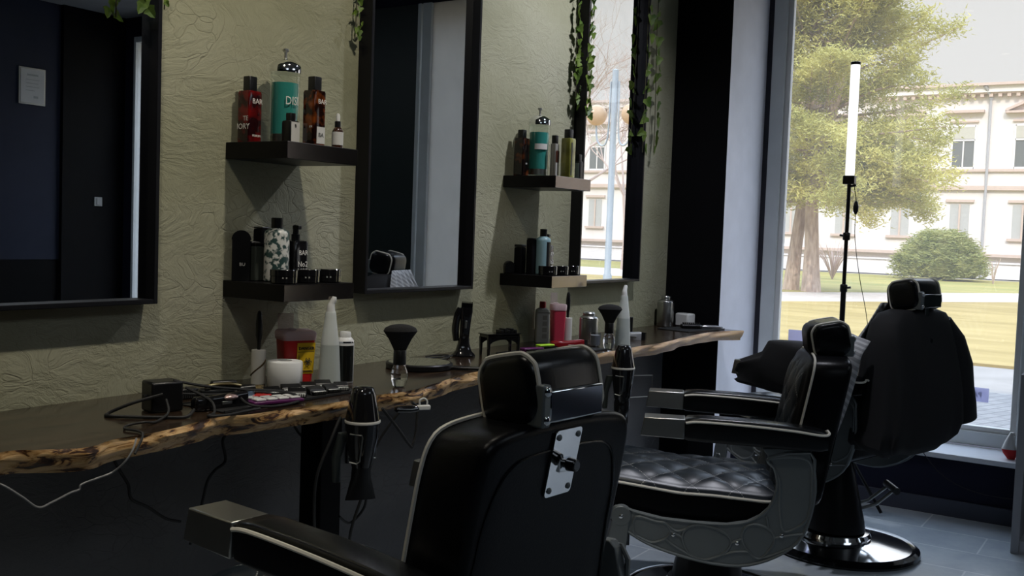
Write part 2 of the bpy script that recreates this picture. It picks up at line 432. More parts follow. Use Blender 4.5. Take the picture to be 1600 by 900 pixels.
# window wall
wf = MB()
wf.box(5.92, 6.15, 2.075, 14, -.1, 4.5)          # left of the window, street side
wf.box(5.92, 6.15, .16, 2.075, 3.02, 4.5)        # lintel
wf.box(5.60, 6.15, -3.4, 2.10, -.1, .30)         # low parapet
wf.box(5.92, 6.15, -2.40, .16, 3.02, 4.5)
wf.box(5.92, 6.15, -1.90, -1.00, .30, 3.02)
wf.box(5.92, 6.15, -3.4, -2.45, 3.02, 4.5)
wf.box(5.92, 6.15, -3.4, -3.22, .30, 3.02)
wf.box(5.92, 6.15, -14, -3.4, -.1, 4.5)
struct(wf.build('wall_front', NAVY, smooth=0))
panel('baseboard_front', 5.58, 5.60, -1.2, 2.098, 0, .085, SKIRT, bevel=.002)
# main window
w = thing('window_1', 'tall shop window', 'window'); del w['label']; del w['category']; struct(w)
fr = MB()
fr.box(5.89, 5.96, 1.985, 2.068, .33, 3.02); fr.box(5.89, 5.96, .600, .655, .33, 3.02)
fr.box(5.89, 5.96, .655, 1.985, .33, .405); fr.box(5.89, 5.96, .655, 1.985, 2.95, 3.02)
wfo = fr.build('window_frame', FRAMEW, w, bevel=.006, smooth=0)
bd = MB(); bd.box(5.905, 5.945, 1.955, 1.987, .402, 2.952); bd.box(5.905, 5.945, .653, .685, .402, 2.952); bd.box(5.905, 5.945, .683, 1.957, .402, .432); bd.box(5.905, 5.945, .683, 1.957, 2.92, 2.952)
bd.build('glazing_bead', WHITEP, wfo, bevel=.003, smooth=0)
MB().box(5.895, 5.915, 2.068, 2.098, .33, 3.02).build('shadow_strip', SHADOWGAP, w, smooth=0)  # dark strip painting in the contact shadow between column and frame
# pane with a faint white veil painting in the washed-out haze outdoors
gm = thin_glass('veiled_window_glass', (1, 1, 1), .05)
nt = gm.node_tree; outn = nt.nodes['Material Output']; base = outn.inputs['Surface'].links[0].from_node
tr = N(nt, 'ShaderNodeBsdfTranslucent'); tr.inputs['Color'].default_value = (1, .97, .93, 1)
mm = N(nt, 'ShaderNodeMixShader'); mm.inputs[0].default_value = .05
nt.links.new(base.outputs[0], mm.inputs[1]); nt.links.new(tr.outputs[0], mm.inputs[2]); nt.links.new(mm.outputs[0], outn.inputs['Surface'])
MB().box(5.922, 5.928, .684, 1.956, .430, 2.922).build('pane', gm, w, smooth=0)
MB().box(5.565, 5.89, .57, 2.098, .297, .325).build('window_sill', SILLM, w, bevel=.004, smooth=0)
# lettering stickers on the outside of the pane
STK = translucent('pale_blue_film', (.62, .62, .78), .6, .4)
STK2 = mat('sticker_ink', (.10, .10, .20), .6)
s = thing('window_sticker', 'pale blue window sticker with mirrored lettering low on the big pane', 'sticker', (5.931, .905, .599))
MB().box(0, .0012, -.105, .105, -.038, .038).build('film', STK, s, smooth=0)
Mx = Matrix(((0, 1, 0, 0), (1, 0, 0, 0), (0, 0, 1, 0), (0, 0, 0, 1)))   # read from the street, so mirrored from indoors
text('PÁNSKÉ', .040, (.003, 0, 0), Matrix.Rotation(PI/2, 4, 'Z'), STK2, s, bold=.0006)
s = MB().box(5.931, 5.9322, 1.74, 1.90, .785, .865).build('window_sticker', STK, smooth=0)
tag(s, 'plain pale sticker low in the left corner of the window pane, behind a headrest', 'sticker')
# frosted side light, white frame and dark door to its right (seen in the mirrors)
w = thing('window_2', '', ''); del w['label']; del w['category']; struct(w)
FROST = translucent('frosted_glass', (.52, .51, .49), .72, 0, .5)
MB().box(5.925, 5.935, .18, .60, .30, 3.02).build('pane', FROST, w, smooth=0)
f2 = MB(); f2.box(5.90, 5.96, .10, .18, .30, 3.02); f2.box(5.90, 5.96, .055, .085, .30, 3.02); f2.build('window_frame', FRAMEW, w, bevel=.004, smooth=0)
dr = thing('door_1', '', ''); del dr['label']; del dr['category']; struct(dr)
MB().box(5.91, 5.95, -1.0, .05, .30, 3.02).build('door_panel', DARKGREEN, dr, bevel=.004, smooth=0)
h = MB(); h.tube([(5.91, -.02, 1.05), (5.87, -.02, 1.05), (5.865, -.13, 1.05)], .009, smooth=False); h.build('door_handle', STEEL, dr)
w = thing('window_3', '', ''); del w['label']; del w['category']; struct(w)
f3 = MB(); f3.box(5.90, 5.96, -3.22, -3.19, .30, 3.02); f3.box(5.90, 5.96, -1.94, -1.90, .30, 3.02); f3.box(5.90, 5.96, -3.19, -1.94, .30, .40); f3.box(5.90, 5.96, -3.19, -1.94, 2.97, 3.02)
f3.build('window_frame', FRAMEW, w, bevel=.004, smooth=0)
MB().box(5.925, 5.935, -3.19, -1.94, .40, 2.97).build('pane', gm, w, smooth=0)
# framed certificate and switch on the far right wall, seen in the near mirror
t = thing('framed_certificate', 'pale framed certificate on the dark wall, seen reflected in the nearest mirror', 'picture', (5.03, -3.395, 2.465))
MB().box(-.12, .12, 0, .012, -.155, .155).build('frame', STEEL, t, bevel=.003, smooth=0)
MB().box(-.105, .105, .012, .016, -.14, .14).build('sheet', mat('certificate_paper', (.55, .56, .57), .7), t, smooth=0)
MB().box(-.05, .05, .0165, .0175, .085, .10).box(-.06, .06, .0165, .0175, .05, .055).box(-.06, .05, .0165, .0175, .02, .025).box(-.06, .06, .0165, .0175, -.01, -.005).box(-.06, .02, .0165, .0175, -.04, -.035).box(.01, .05, .0165, .0175, -.10, -.08).build('print', mat('certificate_print', (.36, .38, .38), .7), t, smooth=0)
t = thing('light_switch', 'small grey wall switch reflected in the dark part of the nearest mirror', 'switch', (5.65, -3.358, 1.52))
MB().box(-.04, .04, 0, .01, -.04, .04).build('plate', GREYP, t, bevel=.003); MB().box(-.018, .018, .01, .016, -.028, .028).build('rocker', GREYP, t, bevel=.002)

# ------------------------------------------------------------------ street and park
PAVE = noise_two('pale_paving', (.235, .21, .185), (.29, .26, .23), 1.5, bump=.1)
def paving():
    m, nt, b = nodes_of('grey_sett_paving'); L = nt.links
    tc = N(nt, 'ShaderNodeTexCoord'); mp = N(nt, 'ShaderNodeMapping'); mp.inputs['Rotation'].default_value = (0, 0, .35)
    L.new(tc.outputs['Object'], mp.inputs['Vector'])
    br = N(nt, 'ShaderNodeTexBrick'); br.inputs['Scale'].default_value = 1; br.inputs['Brick Width'].default_value = .22; br.inputs['Row Height'].default_value = .12; br.inputs['Mortar Size'].default_value = .008
    br.inputs['Color1'].default_value = (.19, .18, .175, 1); br.inputs['Color2'].default_value = (.25, .235, .225, 1); br.inputs['Mortar'].default_value = (.11, .105, .10, 1)
    L.new(mp.outputs['Vector'], br.inputs['Vector']); L.new(br.outputs['Color'], b.inputs['Base Color']); b.inputs['Roughness'].default_value = .85
    return m
LAWN = noise_two('dry_spring_lawn', (.27, .185, .042), (.38, .27, .085), 1.3, stretch=(1, .35, 1), detail=9, bump=.5)
LAWN2 = noise_two('greener_lawn', (.22, .20, .04), (.34, .27, .07), .5, stretch=(1, .4, 1), detail=8, bump=.5)
PATHM = noise_two('gravel_path', (.48, .41, .35), (.58, .50, .44), 4, bump=.1)
panel('pavement', 6.15, 90, -60, 60, -.16, -.04, PAVE)
panel('sidewalk', 6.15, 10.9, -30, 30, -.04, -.02, paving())
def ground(name, poly, z, m): return struct(MB().prism(poly, 2, -.04, z).build(name, m, smooth=0))
ground('lawn', [(13.5, 40), (13.4, 4.0), (13.6, -45), (32, -45), (31.5, 0), (30.3, 3.4), (23.4, 7.7), (19, 11), (15, 40)], -.005, LAWN)
ground('park_lawn', [(49.5, 40), (28, 40), (24, 14), (27.9, 9.2), (36.7, 4.1), (39, 0), (39, -45), (49.5, -45)], -.005, LAWN2)
ground('park_path', [(28, 40), (15, 40), (19, 11), (23.4, 7.7), (30.3, 3.4), (31.5, 0), (32, -45), (39, -45), (39, 0), (36.7, 4.1), (27.9, 9.2), (24, 14)], -.012, PATHM)

# two-storey villa across the park
FAC = noise_two('cream_facade_render', (.72, .655, .61), (.78, .71, .665), .6, bump=.05)
TRIMM = mat('facade_stone_trim', (.58, .44, .36), .8)
TRIML = mat('facade_white_trim', (.78, .72, .68), .8)
GLASSP = mat('facade_curtained_glass', (.46, .44, .41), .3)
GLASSD = mat('facade_window_glass', (.16, .16, .15), .12)
SHADE = mat('window_roller_blind', (.50, .46, .38), .8)
b = thing('villa', 'two-storey pale cream building with corniced roof across the park', 'building', (52, 0, 0))
Y0, Y1 = -46, 30
MB().box(0, 9, Y0, Y1, 0, 8.62).build('wall', FAC, b, smooth=0)
MB().box(-.55, 9.2, Y0-.3, Y1+.3, 8.92, 9.04).build('roof_edge', TRIMM, b, smooth=0)
MB().box(-.38, .0, Y0, Y1, 8.62, 8.92).build('cornice', TRIML, b, smooth=0)
dn = MB(); y = Y0; low = []
while y < Y1: low += [(y, 8.56), (y, 8.42), (y+.16, 8.42), (y+.16, 8.56)]; y += .38
q = low+[(Y1, 8.56), (Y1, 8.62), (Y0, 8.62)]
b0_ = len(dn.v); dn.v += [Vector((-.30, a, c)) for a, c in q]; dn.v += [Vector((0, a, c)) for a, c in q]; nq = len(q)
for i in range(nq): dn.face((i, (i+1) % nq, nq+(i+1) % nq, nq+i))
for i in range(0, len(low), 4): dn.face((i+1, i+2, i+3, i))
dn.face([i for i in range(nq) if not (i < len(low) and i % 4 in (1, 2))])
dn.build('dentil_frieze', TRIMM, b, smooth=0)
rf = MB(); rf.loft([[(-.5, Y0, 9.04), (9.2, Y0, 9.04), (9.2, Y1, 9.04), (-.5, Y1, 9.04)], [(3, Y0+3, 9.5), (6, Y0+3, 9.5), (6, Y1-3, 9.5), (3, Y1-3, 9.5)]]); rf.build('roof', mat('zinc_roof', (.40, .42, .42), .5), b, smooth=0)
MB().box(-.12, 0, Y0, Y1, 4.98, 5.10).build('sill_band', TRIMM, b, smooth=0)
MB().box(-.16, 0, Y0, Y1, 4.12, 4.32).build('string_course', TRIMM, b, smooth=0)
MB().box(-.30, 0, Y0, Y1, 1.02, 1.16).build('plinth_ledge', TRIMM, b, smooth=0)
MB().box(-.20, 0, Y0, Y1, .70, .78).box(-.14, 0, Y0, Y1, 0, .70).build('plinth', TRIML, b, smooth=0)
k = 0; yw = 8.76 + 2.69*7
while yw > -38:
    wdw = MB(); wdw.box(-.02, .01, yw-.49, yw+.49, 5.18, 7.11).build('window', GLASSD, b, smooth=0)
    f = MB()
    for a, c2, z0, z1 in ((-.55, -.47, 5.1, 7.15), (.47, .55, 5.1, 7.15), (-.03, .03, 5.18, 6.45), (-.5, .5, 7.07, 7.17), (-.5, .5, 6.42, 6.50), (-.5, .5, 5.10, 5.2)): f.box(-.06, .0, yw+a, yw+c2, z0, z1)
    f.build('window_frame', TRIML, b, smooth=0)
    MB().box(-.05, -.02, yw-.47, yw+.47, 6.52, 7.07).build('blind', SHADE, b, smooth=0)
    hd = MB()
    if k % 2 == 1: hd.box(-.3, 0, yw-.85, yw+.85, 7.72, 7.84)
    else:
        for s_ in (1, -1):
            q = [(-.0, yw+s_*.95, 7.72), (0, yw+s_*.95, 7.84), (0, yw, 8.28), (0, yw, 8.14)]
            hd.loft([q, [(-.3, p[1], p[2]) for p in q]])
        hd.box(-.3, 0, yw-.95, yw+.95, 7.66, 7.76)
    hd.box(-.1, 0, yw-.62, yw+.62, 7.28, 7.36)
    hd.build('window_pediment', TRIMM, b, smooth=0)
    lw = MB(); lw.box(-.02, .01, yw-.42, yw+.42, 1.9, 3.45); lw.build('window', GLASSP, b, smooth=0)
    l2 = MB(); l2.box(-.10, 0, yw-.62, yw+.62, 3.55, 3.68); l2.box(-.06, 0, yw-.04, yw+.04, 1.9, 3.45); l2.box(-.14, 0, yw-.6, yw+.6, 1.78, 1.9); l2.build('window_trim', TRIMM, b, smooth=0)
    k += 1; yw -= 2.69
dp = MB(); dp.cyl((-.14, 7.667, 0), (-.14, 7.667, 8.3), .06, seg=8); dp.tube([(-.14, 7.667, 8.3), (-.14, 7.667, 8.45), (-.45, 7.9, 8.9)], .09, smooth=False); dp.build('drainpipe', mat('grey_downpipe', (.40, .38, .38), .5), b)

# pine: two trunks, boughs and needle clusters
BARK = noise_two('pine_bark', (.36, .26, .20), (.58, .45, .36), 4, stretch=(3, 3, .6), bump=.8)
NEED = noise_two('pine_needles', (.35, .335, .085), (.62, .56, .18), .9, rough=.7, bump=0, trans=.3)
NEED2 = noise_two('yew_needles', (.24, .26, .07), (.44, .42, .15), 2.0, rough=.7, bump=0, trans=.35)
t = thing('pine_tree', 'big two-trunked pine tree with yellow-green needles in the park outside the window', 'tree', (29, 9.0, 0))
tb = MB(); tb.tube([(.4, .42, -.05), (.35, .32, 1.2), (.2, .1, 3), (.1, -.1, 6), (0, 0, 11)], [.26, .19, .17, .13, .03], 10); tb.build('trunk', BARK, t)
tb = MB(); tb.tube([(.0, -.30, -.05), (.05, -.24, 1.2), (-.05, -.25, 3.2), (-.2, -.9, 6), (-.2, -1.2, 9)], [.30, .21, .18, .11, .03], 10); tb.build('trunk', BARK, t)
rnd = random.Random(3)
br = MB(); nd = MB()
def tuft(mb, c, r, n, rnd, ln=.17, wd=.012, upb=.35, flat=.6):
    for _ in range(n):
        a = rnd.uniform(0, 2*PI); e = rnd.uniform(-.6, 1)
        d = Vector((math.cos(a)*math.cos(e), math.sin(a)*math.cos(e), math.sin(e)*flat+upb*.3)).normalized()
        p = Vector(c)+Vector((rnd.gauss(0, r), rnd.gauss(0, r), rnd.gauss(0, r*.6)))
        w_ = d.cross(Vector((rnd.uniform(-1, 1), rnd.uniform(-1, 1), rnd.uniform(-1, 1)))).normalized()*wd
        q = p+d*ln*rnd.uniform(.7, 1.3)
        i = len(mb.v); mb.v += [p-w_, p+w_, q]; mb.face((i, i+1, i+2))
nb = 0
for i in range(215):
    z = rnd.uniform(2.7, 11.0); a = rnd.uniform(0, 2*PI)
    rad = (4.15 - .52*max(0, z-4.8) - .55*max(0, 3.8-z))*rnd.uniform(.55, 1.06)
    root = Vector((rnd.uniform(-.15, .3), rnd.choice((.1, -.5)), z-.2))
    droop = rnd.uniform(-.7, .2) if z < 5 else rnd.uniform(-.2, .7)
    tip = Vector((math.cos(a)*rad, math.sin(a)*rad-.2, z+droop+(.5 if z > 5 else -.3)))
    mid = root.lerp(tip, .5)+Vector((0, 0, .25 if droop < 0 else -.1))
    pts = catmull([root, mid, tip], 7)
    br.tube([root, mid, tip], [.05, .03, .01], 5, n=5)
    for j, p in enumerate(pts):
        s_ = j/len(pts)
        if s_ < .30: continue
        side = (tip-root).cross(Vector((0, 0, 1))).normalized()
        for _ in range(3):
            off = side*rnd.uniform(-.75, .75)*(1.15-s_)*1.1+Vector((0, 0, rnd.uniform(-.12, .25)))
            tuft(nd, p+off, .17, 34, rnd, .15, .020, flat=.9)
br.build('branches', BARK, t); o = nd.build('foliage', NEED, t, smooth=0)
# low twiggy sticks below the crown
t = thing('evergreen_bush', 'broad low green evergreen bush in front of the building outside', 'bush', (46.5, 8.5, 0))
st = MB(); nd = MB(); rnd = random.Random(9)
st.tube([(0, 0, -.03), (0, .1, 1.2)], [.1, .05], 6, smooth=False)
for i in range(330):
    a = rnd.uniform(0, 2*PI); h_ = rnd.random()**.8; z = .15+h_*1.85
    R = 1.80*max(0, 1-(max(0, z-.45)/1.75)**1.6)**.75*rnd.uniform(.86, 1.02)
    c_ = Vector((math.cos(a)*R, math.sin(a)*R, z))
    tuft(nd, c_, .17, 46, rnd, .20, .022, flat=.35)
o = nd.build('foliage', NEED2, t, smooth=0)
core = MB(); core.lathe([(.1, .05), (1.45, .15), (1.6, .5), (1.2, 1.15), (.6, 1.6), (.1, 1.8)], 20); core.build('inner_foliage', NEED2, t)
st.build('stem', BARK, t)
def twigs(name, label, loc, h_, n, seed, spread=.5, m=BARK, rr=.02):
    rnd = random.Random(seed); t = thing(name, label, 'shrub', loc)
    q = MB()
    for i in range(n):
        a = rnd.uniform(0, 2*PI); s_ = rnd.uniform(.2, 1)*spread
        q.tube([(0, 0, -.03), (math.cos(a)*s_*.4, math.sin(a)*s_*.4, h_*.5), (math.cos(a)*s_, math.sin(a)*s_, h_*rnd.uniform(.7, 1))], [rr, rr*.7, rr*.3], 4, n=3)
    q.build('twigs', m, t)
twigs('bare_shrub', 'small leafless twiggy shrub right of the evergreen bush outside', (44.5, 6.1, 0), 1.1, 9, 4, .45)
twigs('bare_shrub', 'pinkish leafless shrub behind the pine trunks outside', (40, 11.2, 0), 1.5, 60, 5, 1.0, mat('pink_twigs', (.5, .36, .30), .9), .014)
# street lamp and bare tree, seen in the far mirror
LMP = mat('grey_lamp_post', (.38, .42, .46), .5, .2)
t = thing('street_lamp', 'grey lamp post with two hanging globes, seen reflected in the far mirror', 'street lamp', (20, -5.72, 0))
MB().lathe([(.10, -.04), (.10, .5), (.075, .55), (.07, 5.0), (.02, 5.02)], 14).build('pole', LMP, t)
for s_ in (1, -1):
    MB().tube([(0, s_*.10, 4.75), (0, s_*.12, 3.75), (0, s_*.17, 3.42), (0, s_*.29, 3.36), (0, s_*.40, 3.5), (0, s_*.43, 3.80)], .022, 8).build('arm', LMP, t)
    g = MB(); g.ball((0, s_*.43, 4.03), .23, 20, 14); g.build('globe', translucent('amber_lamp_globe', (.75, .55, .35), .4, .0, .2) if 'amber_lamp_globe' not in MATS else MATS['amber_lamp_globe'], t)
def bare_tree(label, loc, seed, h_=9, lean=0):
    t = thing('bare_tree', label, 'tree', loc); rnd = random.Random(seed); q = MB()
    def grow(p, d, l, r, depth):
        e = p+d*l; m_ = (p+e)/2+Vector((rnd.uniform(-.1, .1), rnd.uniform(-.1, .1), 0))*l
        q.tube([p, m_, e], [r, r*.8, r*.62], 5 if depth < 3 else 4, n=3)
        if depth >= 6: return
        for _ in range(3 if depth else 4):
            nd_ = (d+Vector((rnd.uniform(-1, 1), rnd.uniform(-1, 1), rnd.uniform(-.35, .6)))*.85).normalized()
            grow(e, nd_, l*rnd.uniform(.6, .85), r*.55, depth+1)
    grow(Vector((0, 0, -.05)), Vector((.05, lean, 1)).normalized(), h_*.26, .10, 0)
    q.build('trunk', mat('pale_tree_bark', (.45, .34, .28), .9), t)
bare_tree('leafless tree reflected in the far mirror, nearer the lamp post', (27, -11.2, 0), 11, 10, .1)
bare_tree('leafless tree reflected in the far mirror, further off', (38, -14.5, 0), 12, 12, -.05)
# ------------------------------------------------------------------ barber chairs
def quilt(a, b, dx, dz, h):
    p = a/dx+b/dz; q = a/dx-b/dz
    return h*(abs(math.sin(PI*p))*abs(math.sin(PI*q)))**.45
def offset_poly(poly, d):
    n = len(poly); out = []
    for i in range(n):
        a = Vector(poly[i-1]); b = Vector(poly[i]); c = Vector(poly[(i+1) % n])
        t = (c-a); 
        if t.length < 1e-9: out.append(tuple(b)); continue
        t.normalize(); nrm = Vector((t.y, -t.x))      # outward for ccw
        out.append((b.x-nrm.x*d, b.y-nrm.y*d))
    return out
def resample(poly, n):
    P = [Vector(p) for p in poly]; L = [0]
    for i in range(len(P)): L.append(L[-1]+(P[(i+1) % len(P)]-P[i]).length)
    out = []
    for k in range(n):
        s = L[-1]*k/n; i = max(j for j in range(len(P)) if L[j] <= s+1e-9)
        t = (s-L[i])/max(L[i+1]-L[i], 1e-9); out.append(tuple(P[i].lerp(P[(i+1) % len(P)], t)))
    return out
def cushion(poly, to3, thick, edge=.02, bulge=.02, qd=None, rings=26, cx=0, cy=0):
    """upholstered pad: poly in panel plane, to3(a,b,depth) maps to space, front at depth 0 .. back at -thick"""
    mb = MB(); R = []
    n = len(poly)
    back = [(0, .75), (.35, 1.0)]
    R.append([to3(cx+(a-cx)*.05, cy+(b-cy)*.05, -thick) for a, b in poly])
    R.append([to3(cx+(a-cx)*.6, cy+(b-cy)*.6, -thick) for a, b in poly])
    for k in range(5):
        t = PI/2*k/4; q = offset_poly(poly, edge*(1-math.sin(t)))
        R.append([to3(a, b, -thick+edge*(1-math.cos(t))) for a, b in q])
    for k in range(1, 5):
        t = PI/2*k/4; q = offset_poly(poly, edge*(1-math.cos(t)))
        R.append([to3(a, b, -edge+edge*math.sin(t)) for a, b in q])
    inner = offset_poly(poly, edge)
    for k in range(1, rings+1):
        s = 1-k/rings*.985; ring = []
        for a, b in inner:
            a2 = cx+(a-cx)*s; b2 = cy+(b-cy)*s
            d = bulge*(1-s**3)
            if qd: d += quilt(a2, b2, qd[0], qd[1], qd[2])*min(1, (1-s)*7)
            ring.append(to3(a2, b2, d))
        R.append(ring)
    mb.loft(R)
    return mb
def barber_chair(label, loc, rz, Za, cy=0., shy=0., by=0., rend=1., piping_back=True, headlift=0., rest=True, lever=(0.9,)):
    t = thing('barber_chair', label, 'barber chair', loc, rz, 'barber chairs in a row facing the mirrors')
    # ---- base (fixed to the floor)
    b = MB(); b.lathe([(.02, .0), (.325, .0), (.332, .012), (.328, .026), (.310, .036), (.302, .032)], 64); b.build('base_rim', GLOSSBLACK, t)
    b = MB(); b.lathe([(.02, .030), (.303, .031), (.20, .042), (.15, .050), (.10, .052)], 64); b.build('base_disc', CHROME, t)
    b = MB(); b.lathe([(.155, .05), (.160, .062), (.150, .078), (.11, .085), (.06, .085)], 48, (0, shy, 0)); b.build('base_collar', CHROME, t)
    b = MB(); b.lathe([(.128, .086), (.122, .13), (.095, .25), (.070, .36), (.055, .415), (.045, .425), (.02, .426)], 40, (0, shy, 0), sy=1.05); b.build('pump_shroud', BLACK, t)
    b = MB(); b.lathe([(.032, .38), (.032, Za-.41)], 24, (0, shy, 0)); b.build('hydraulic_column', CHROME, t)
    for la in lever:
        M = Matrix.Translation((0, shy, 0)) @ Matrix.Rotation(la, 4, 'Z')
        b = MB(); b.tube([M @ Vector((.05, .035, .17)), M @ Vector((.18, .035, .20)), M @ Vector((.27, .03, .265))], .008, 8, smooth=False)
        b.tube([M @ Vector((.05, -.035, .17)), M @ Vector((.18, -.035, .20)), M @ Vector((.27, -.03, .265))], .008, 8, smooth=False); LV = b.build('pump_lever', STEEL, t)
        b = MB(); b.tube([M @ Vector((.268, -.055, .262)), M @ Vector((.275, .05, .275))], .017, 12, smooth=False); b.build('lever_pad', BLACK, LV)
    Y = lambda y: y+cy
    Z = lambda z: Za+z
    # ---- seat
    seat = MB(); seat.box(-.20, .20, Y(-.20), Y(.26), Z(-.425), Z(-.375)); seat.build('seat_frame', MATBLACK, t, bevel=.01)
    poly = resample(round_rect(.52, .70, .09, 10, 0, Y(.09)), 150)
    def s3(a, b_, d): 
        y = b_-cy; crown = .028*(1-min(1, (abs(a)/.27)**2.4))
        return (a, b_, Z(-.268)+d+crown*(1 if d > -.03 else 0) - .05*max(0, (-y-.0))*1.0 + (.11*max(0, y-.12) if d > -.03 else .06*max(0, y-.12)))
    m_ = cushion(poly, s3, .118, .022, .012, (.155, .155, .011), 30, 0, Y(.09)); sc_ = m_.build('seat_cushion', [LEATHER, QSEAT], t, smooth=60)
    for p in sc_.data.polygons:
        if p.normal.z > .35: p.material_index = 1
    pp = MB(); q = offset_poly(resample(poly, 60), -.001); pp.tube([s3(a, b_, -.018) for a, b_ in q], .0055, 6, closed=True, n=2); pp.build('seat_piping', PIPING, sc_)
    # ---- backrest: leans back slightly
    lean = .19
    def b3(a, b_, d):        # a = x, b = height above armrest level; d forwards
        return (a, Y(-.275+by+d-lean*(b_-.0)), Z(b_))
    out = [(-.230, -.30), (.230, -.30), (.232, -.10), (.232, .08), (.229, .150), (.218, .193), (.190, .214), (.12, .224), (0, .228), (-.12, .224), (-.190, .214), (-.218, .193), (-.229, .150), (-.232, .08), (-.232, -.10)]
    out = resample([(p[0], p[1]) for p in [(v.x, v.y) for v in catmull([(a, c_, 0) for a, c_ in out], 5, True)]], 150)
    m_ = cushion(out, b3, .150, .020, .022, (.155, .22, .011), 30, 0, 0)
    mm_ = m_.build('backrest', [LEATHER], t, smooth=60)
    mm_.data.materials.append(QBACK)
    for p in mm_.data.polygons:
        if p.center.y > Y(-.265+by-lean*(p.center.z-Za)): p.material_index = 1
    pp = MB(); pp.tube([b3(a, c_, -.018) for a, c_ in offset_poly(resample(out, 70), -.001)], .0045, 6, closed=True, n=2); pp.build('backrest_piping', PIPING, mm_)
    # rear seam panel: slightly raised centre with a sewn seam round it
    so = [(-.19, -.28), (.19, -.28), (.20, .0), (.185, .10), (.15, .155), (.08, .172), (-.08, .172), (-.15, .155), (-.185, .10), (-.20, .0)]
    sm = MB(); sm.tube([b3(a, c_, -.1505) for a, c_ in so], .0028, 6, closed=True, n=6); sm.build('rear_seam', LEATHER_SOFT, mm_)
    # ---- headrest
    hy, hz = Y(-.402+by), Z(.278+headlift)
    prof = round_rect(.136, .130, .040, 7)                      # (y, z)
    tilt = Matrix.Rotation(math.radians(-12), 2)
    prof = [tuple(tilt @ Vector(p)) for p in prof]
    hb = MB(); rings = []
    xs = [(-.106, .70), (-.102, .88), (-.094, .97), (-.084, 1.0), (-.045, 1.02), (0, 1.03), (.045, 1.02), (.084, 1.0), (.094, .97), (.102, .88), (.106, .70)]
    for x, k in xs: rings.append([(x, hy+a*k, hz+c_*k) for a, c_ in prof])
    hb.loft(rings); HR = hb.build('headrest', LEATHER_SOFT, t, smooth=50)
    fb = MB(); rings = []
    for x, k in xs: rings.append([(x*.84, hy+.048+a*.55*k, hz+c_*.84*k) for a, c_ in prof])
    fb.loft(rings); fb.build('headrest_cushion', LEATHER, HR, smooth=50)
    for sx_ in (-1, 1):
        pp = MB(); pp.tube([(sx_*.093, hy+a*.985, hz+c_*.985) for a, c_ in prof[::2]], .0045, 6, closed=True, n=3); pp.build('headrest_piping', PIPING, HR)
    bk = MB(); bk.box(-.076, .088, hy-.078, hy-.030, hz-.050, hz+.008); BK = bk.build('headrest_bracket', CHROME, t, bevel=.004)
    ep = MB(); ep.box(-.098, -.076, hy-.080, hy-.040, hz-.056, hz+.020); ep.build('bracket_end_plate', DKMETAL, BK, bevel=.004)
    for dz in (.008, -.042):
        q = MB(); q.ball((-.088, hy-.081, hz+dz), .0095, 12, 8, sy=.6); q.build('screw', CHROME, BK)
    stt = MB(); stt.box(-.014, .020, hy-.058, hy-.050, hz-.15, hz-.04); stt.build('headrest_stem', CHROME, t, bevel=.002)
    def rear(a, b_, off): p = b3(a, b_, -.150); return Vector((p[0], p[1]-off, p[2]))
    pl = MB(); q = round_rect(.080, .126, .008, 3, 0.0, .146)
    pl.loft([[rear(a, b_, .0015) for a, b_ in q], [rear(a, b_, .0055) for a, b_ in q]]); PLT = pl.build('back_plate', CHROME, t, smooth=30)
    for sx_ in (-1, 1):
        for sz_ in (-1, 1):
            q = MB(); c_ = rear(sx_*.029, .146+sz_*.050, .006); q.ball(c_, .0062, 10, 6, sy=.6); q.build('screw', DKMETAL, PLT)
    c_ = rear(0, .144, .006); kb = MB(); kb.tube([c_, c_-Vector((0, .012, 0))], .008, 14, smooth=False); kb.tube([c_-Vector((0, .010, 0)), c_-Vector((0, .030, 0))], [.013, .011], 14, smooth=False); kb.build('clamp_knob', GLOSSBLACK, PLT, bevel=.002)
    # ---- arms
    for s in (-1, 1):
        x0, x1 = (-.355, -.268) if s < 0 else (.268, .355)
        slope = lambda y: -.018*max(0, .25-y)/.62
        # chrome front cap: mitred box
        cp = MB(); ya, yb = .262, .115
        cp.loft([[(x0-.003, Y(ya+.006), Z(-.066)), (x1+.003, Y(ya+.006), Z(-.066)), (x1, Y(ya-.006), Z(0)), (x0, Y(ya-.006), Z(0))],
                 [(x0-.003, Y(yb), Z(-.070)), (x1+.003, Y(yb), Z(-.070)), (x1, Y(yb), Z(.000)), (x0, Y(yb), Z(.000))]])
        cp.build('armrest_cap', STEEL, t, bevel=.003)
        pd = MB(); rings = []
        EK = rend if s > 0 else 1.
        for y, w, up, dn in ((.116, .96, -.004, -.070), (.105, 1.0, .004, -.076), (.06, 1.0, .008, -.078), (-.10, 1.0, .006, -.082), (-.25*EK, 1.0, -.002, -.086), (-.345*EK, .96, -.012, -.086), (-.372*EK, .80, -.022, -.080)):
            cx_ = (x0+x1)/2; W = (x1-x0)*w; hgt = up-dn; rr_ = .014
            pr = round_rect(W, hgt, rr_, 4, cx_, 0)
            rings.append([(a, Y(y), Z((up+dn)/2+c2)) for a, c2 in pr])
        pd.loft(rings); PD = pd.build('armrest_pad', LEATHER_SOFT, t, smooth=50)
        xe = x0 if s < 0 else x1
        for xx in (x0-.001, x1+.001):
            pp = MB(); inn = (x1-.02 if xx < (x0+x1)/2 else x0+.02)
            pp.tube([(xx, Y(.112), Z(-.012)), (xx, Y(.06), Z(-.006)), (xx, Y(-.10), Z(-.009)), (xx, Y(-.25*EK), Z(-.017)), (xx, Y(-.345*EK), Z(-.026)), ((xx*.7+inn*.3), Y(-.374*EK), Z(-.024)), ((xx*.4+inn*.6), Y(-.372*EK), Z(-.016))], .0045, 6, n=5)
            pp.build('armrest_piping', PIPING, PD)
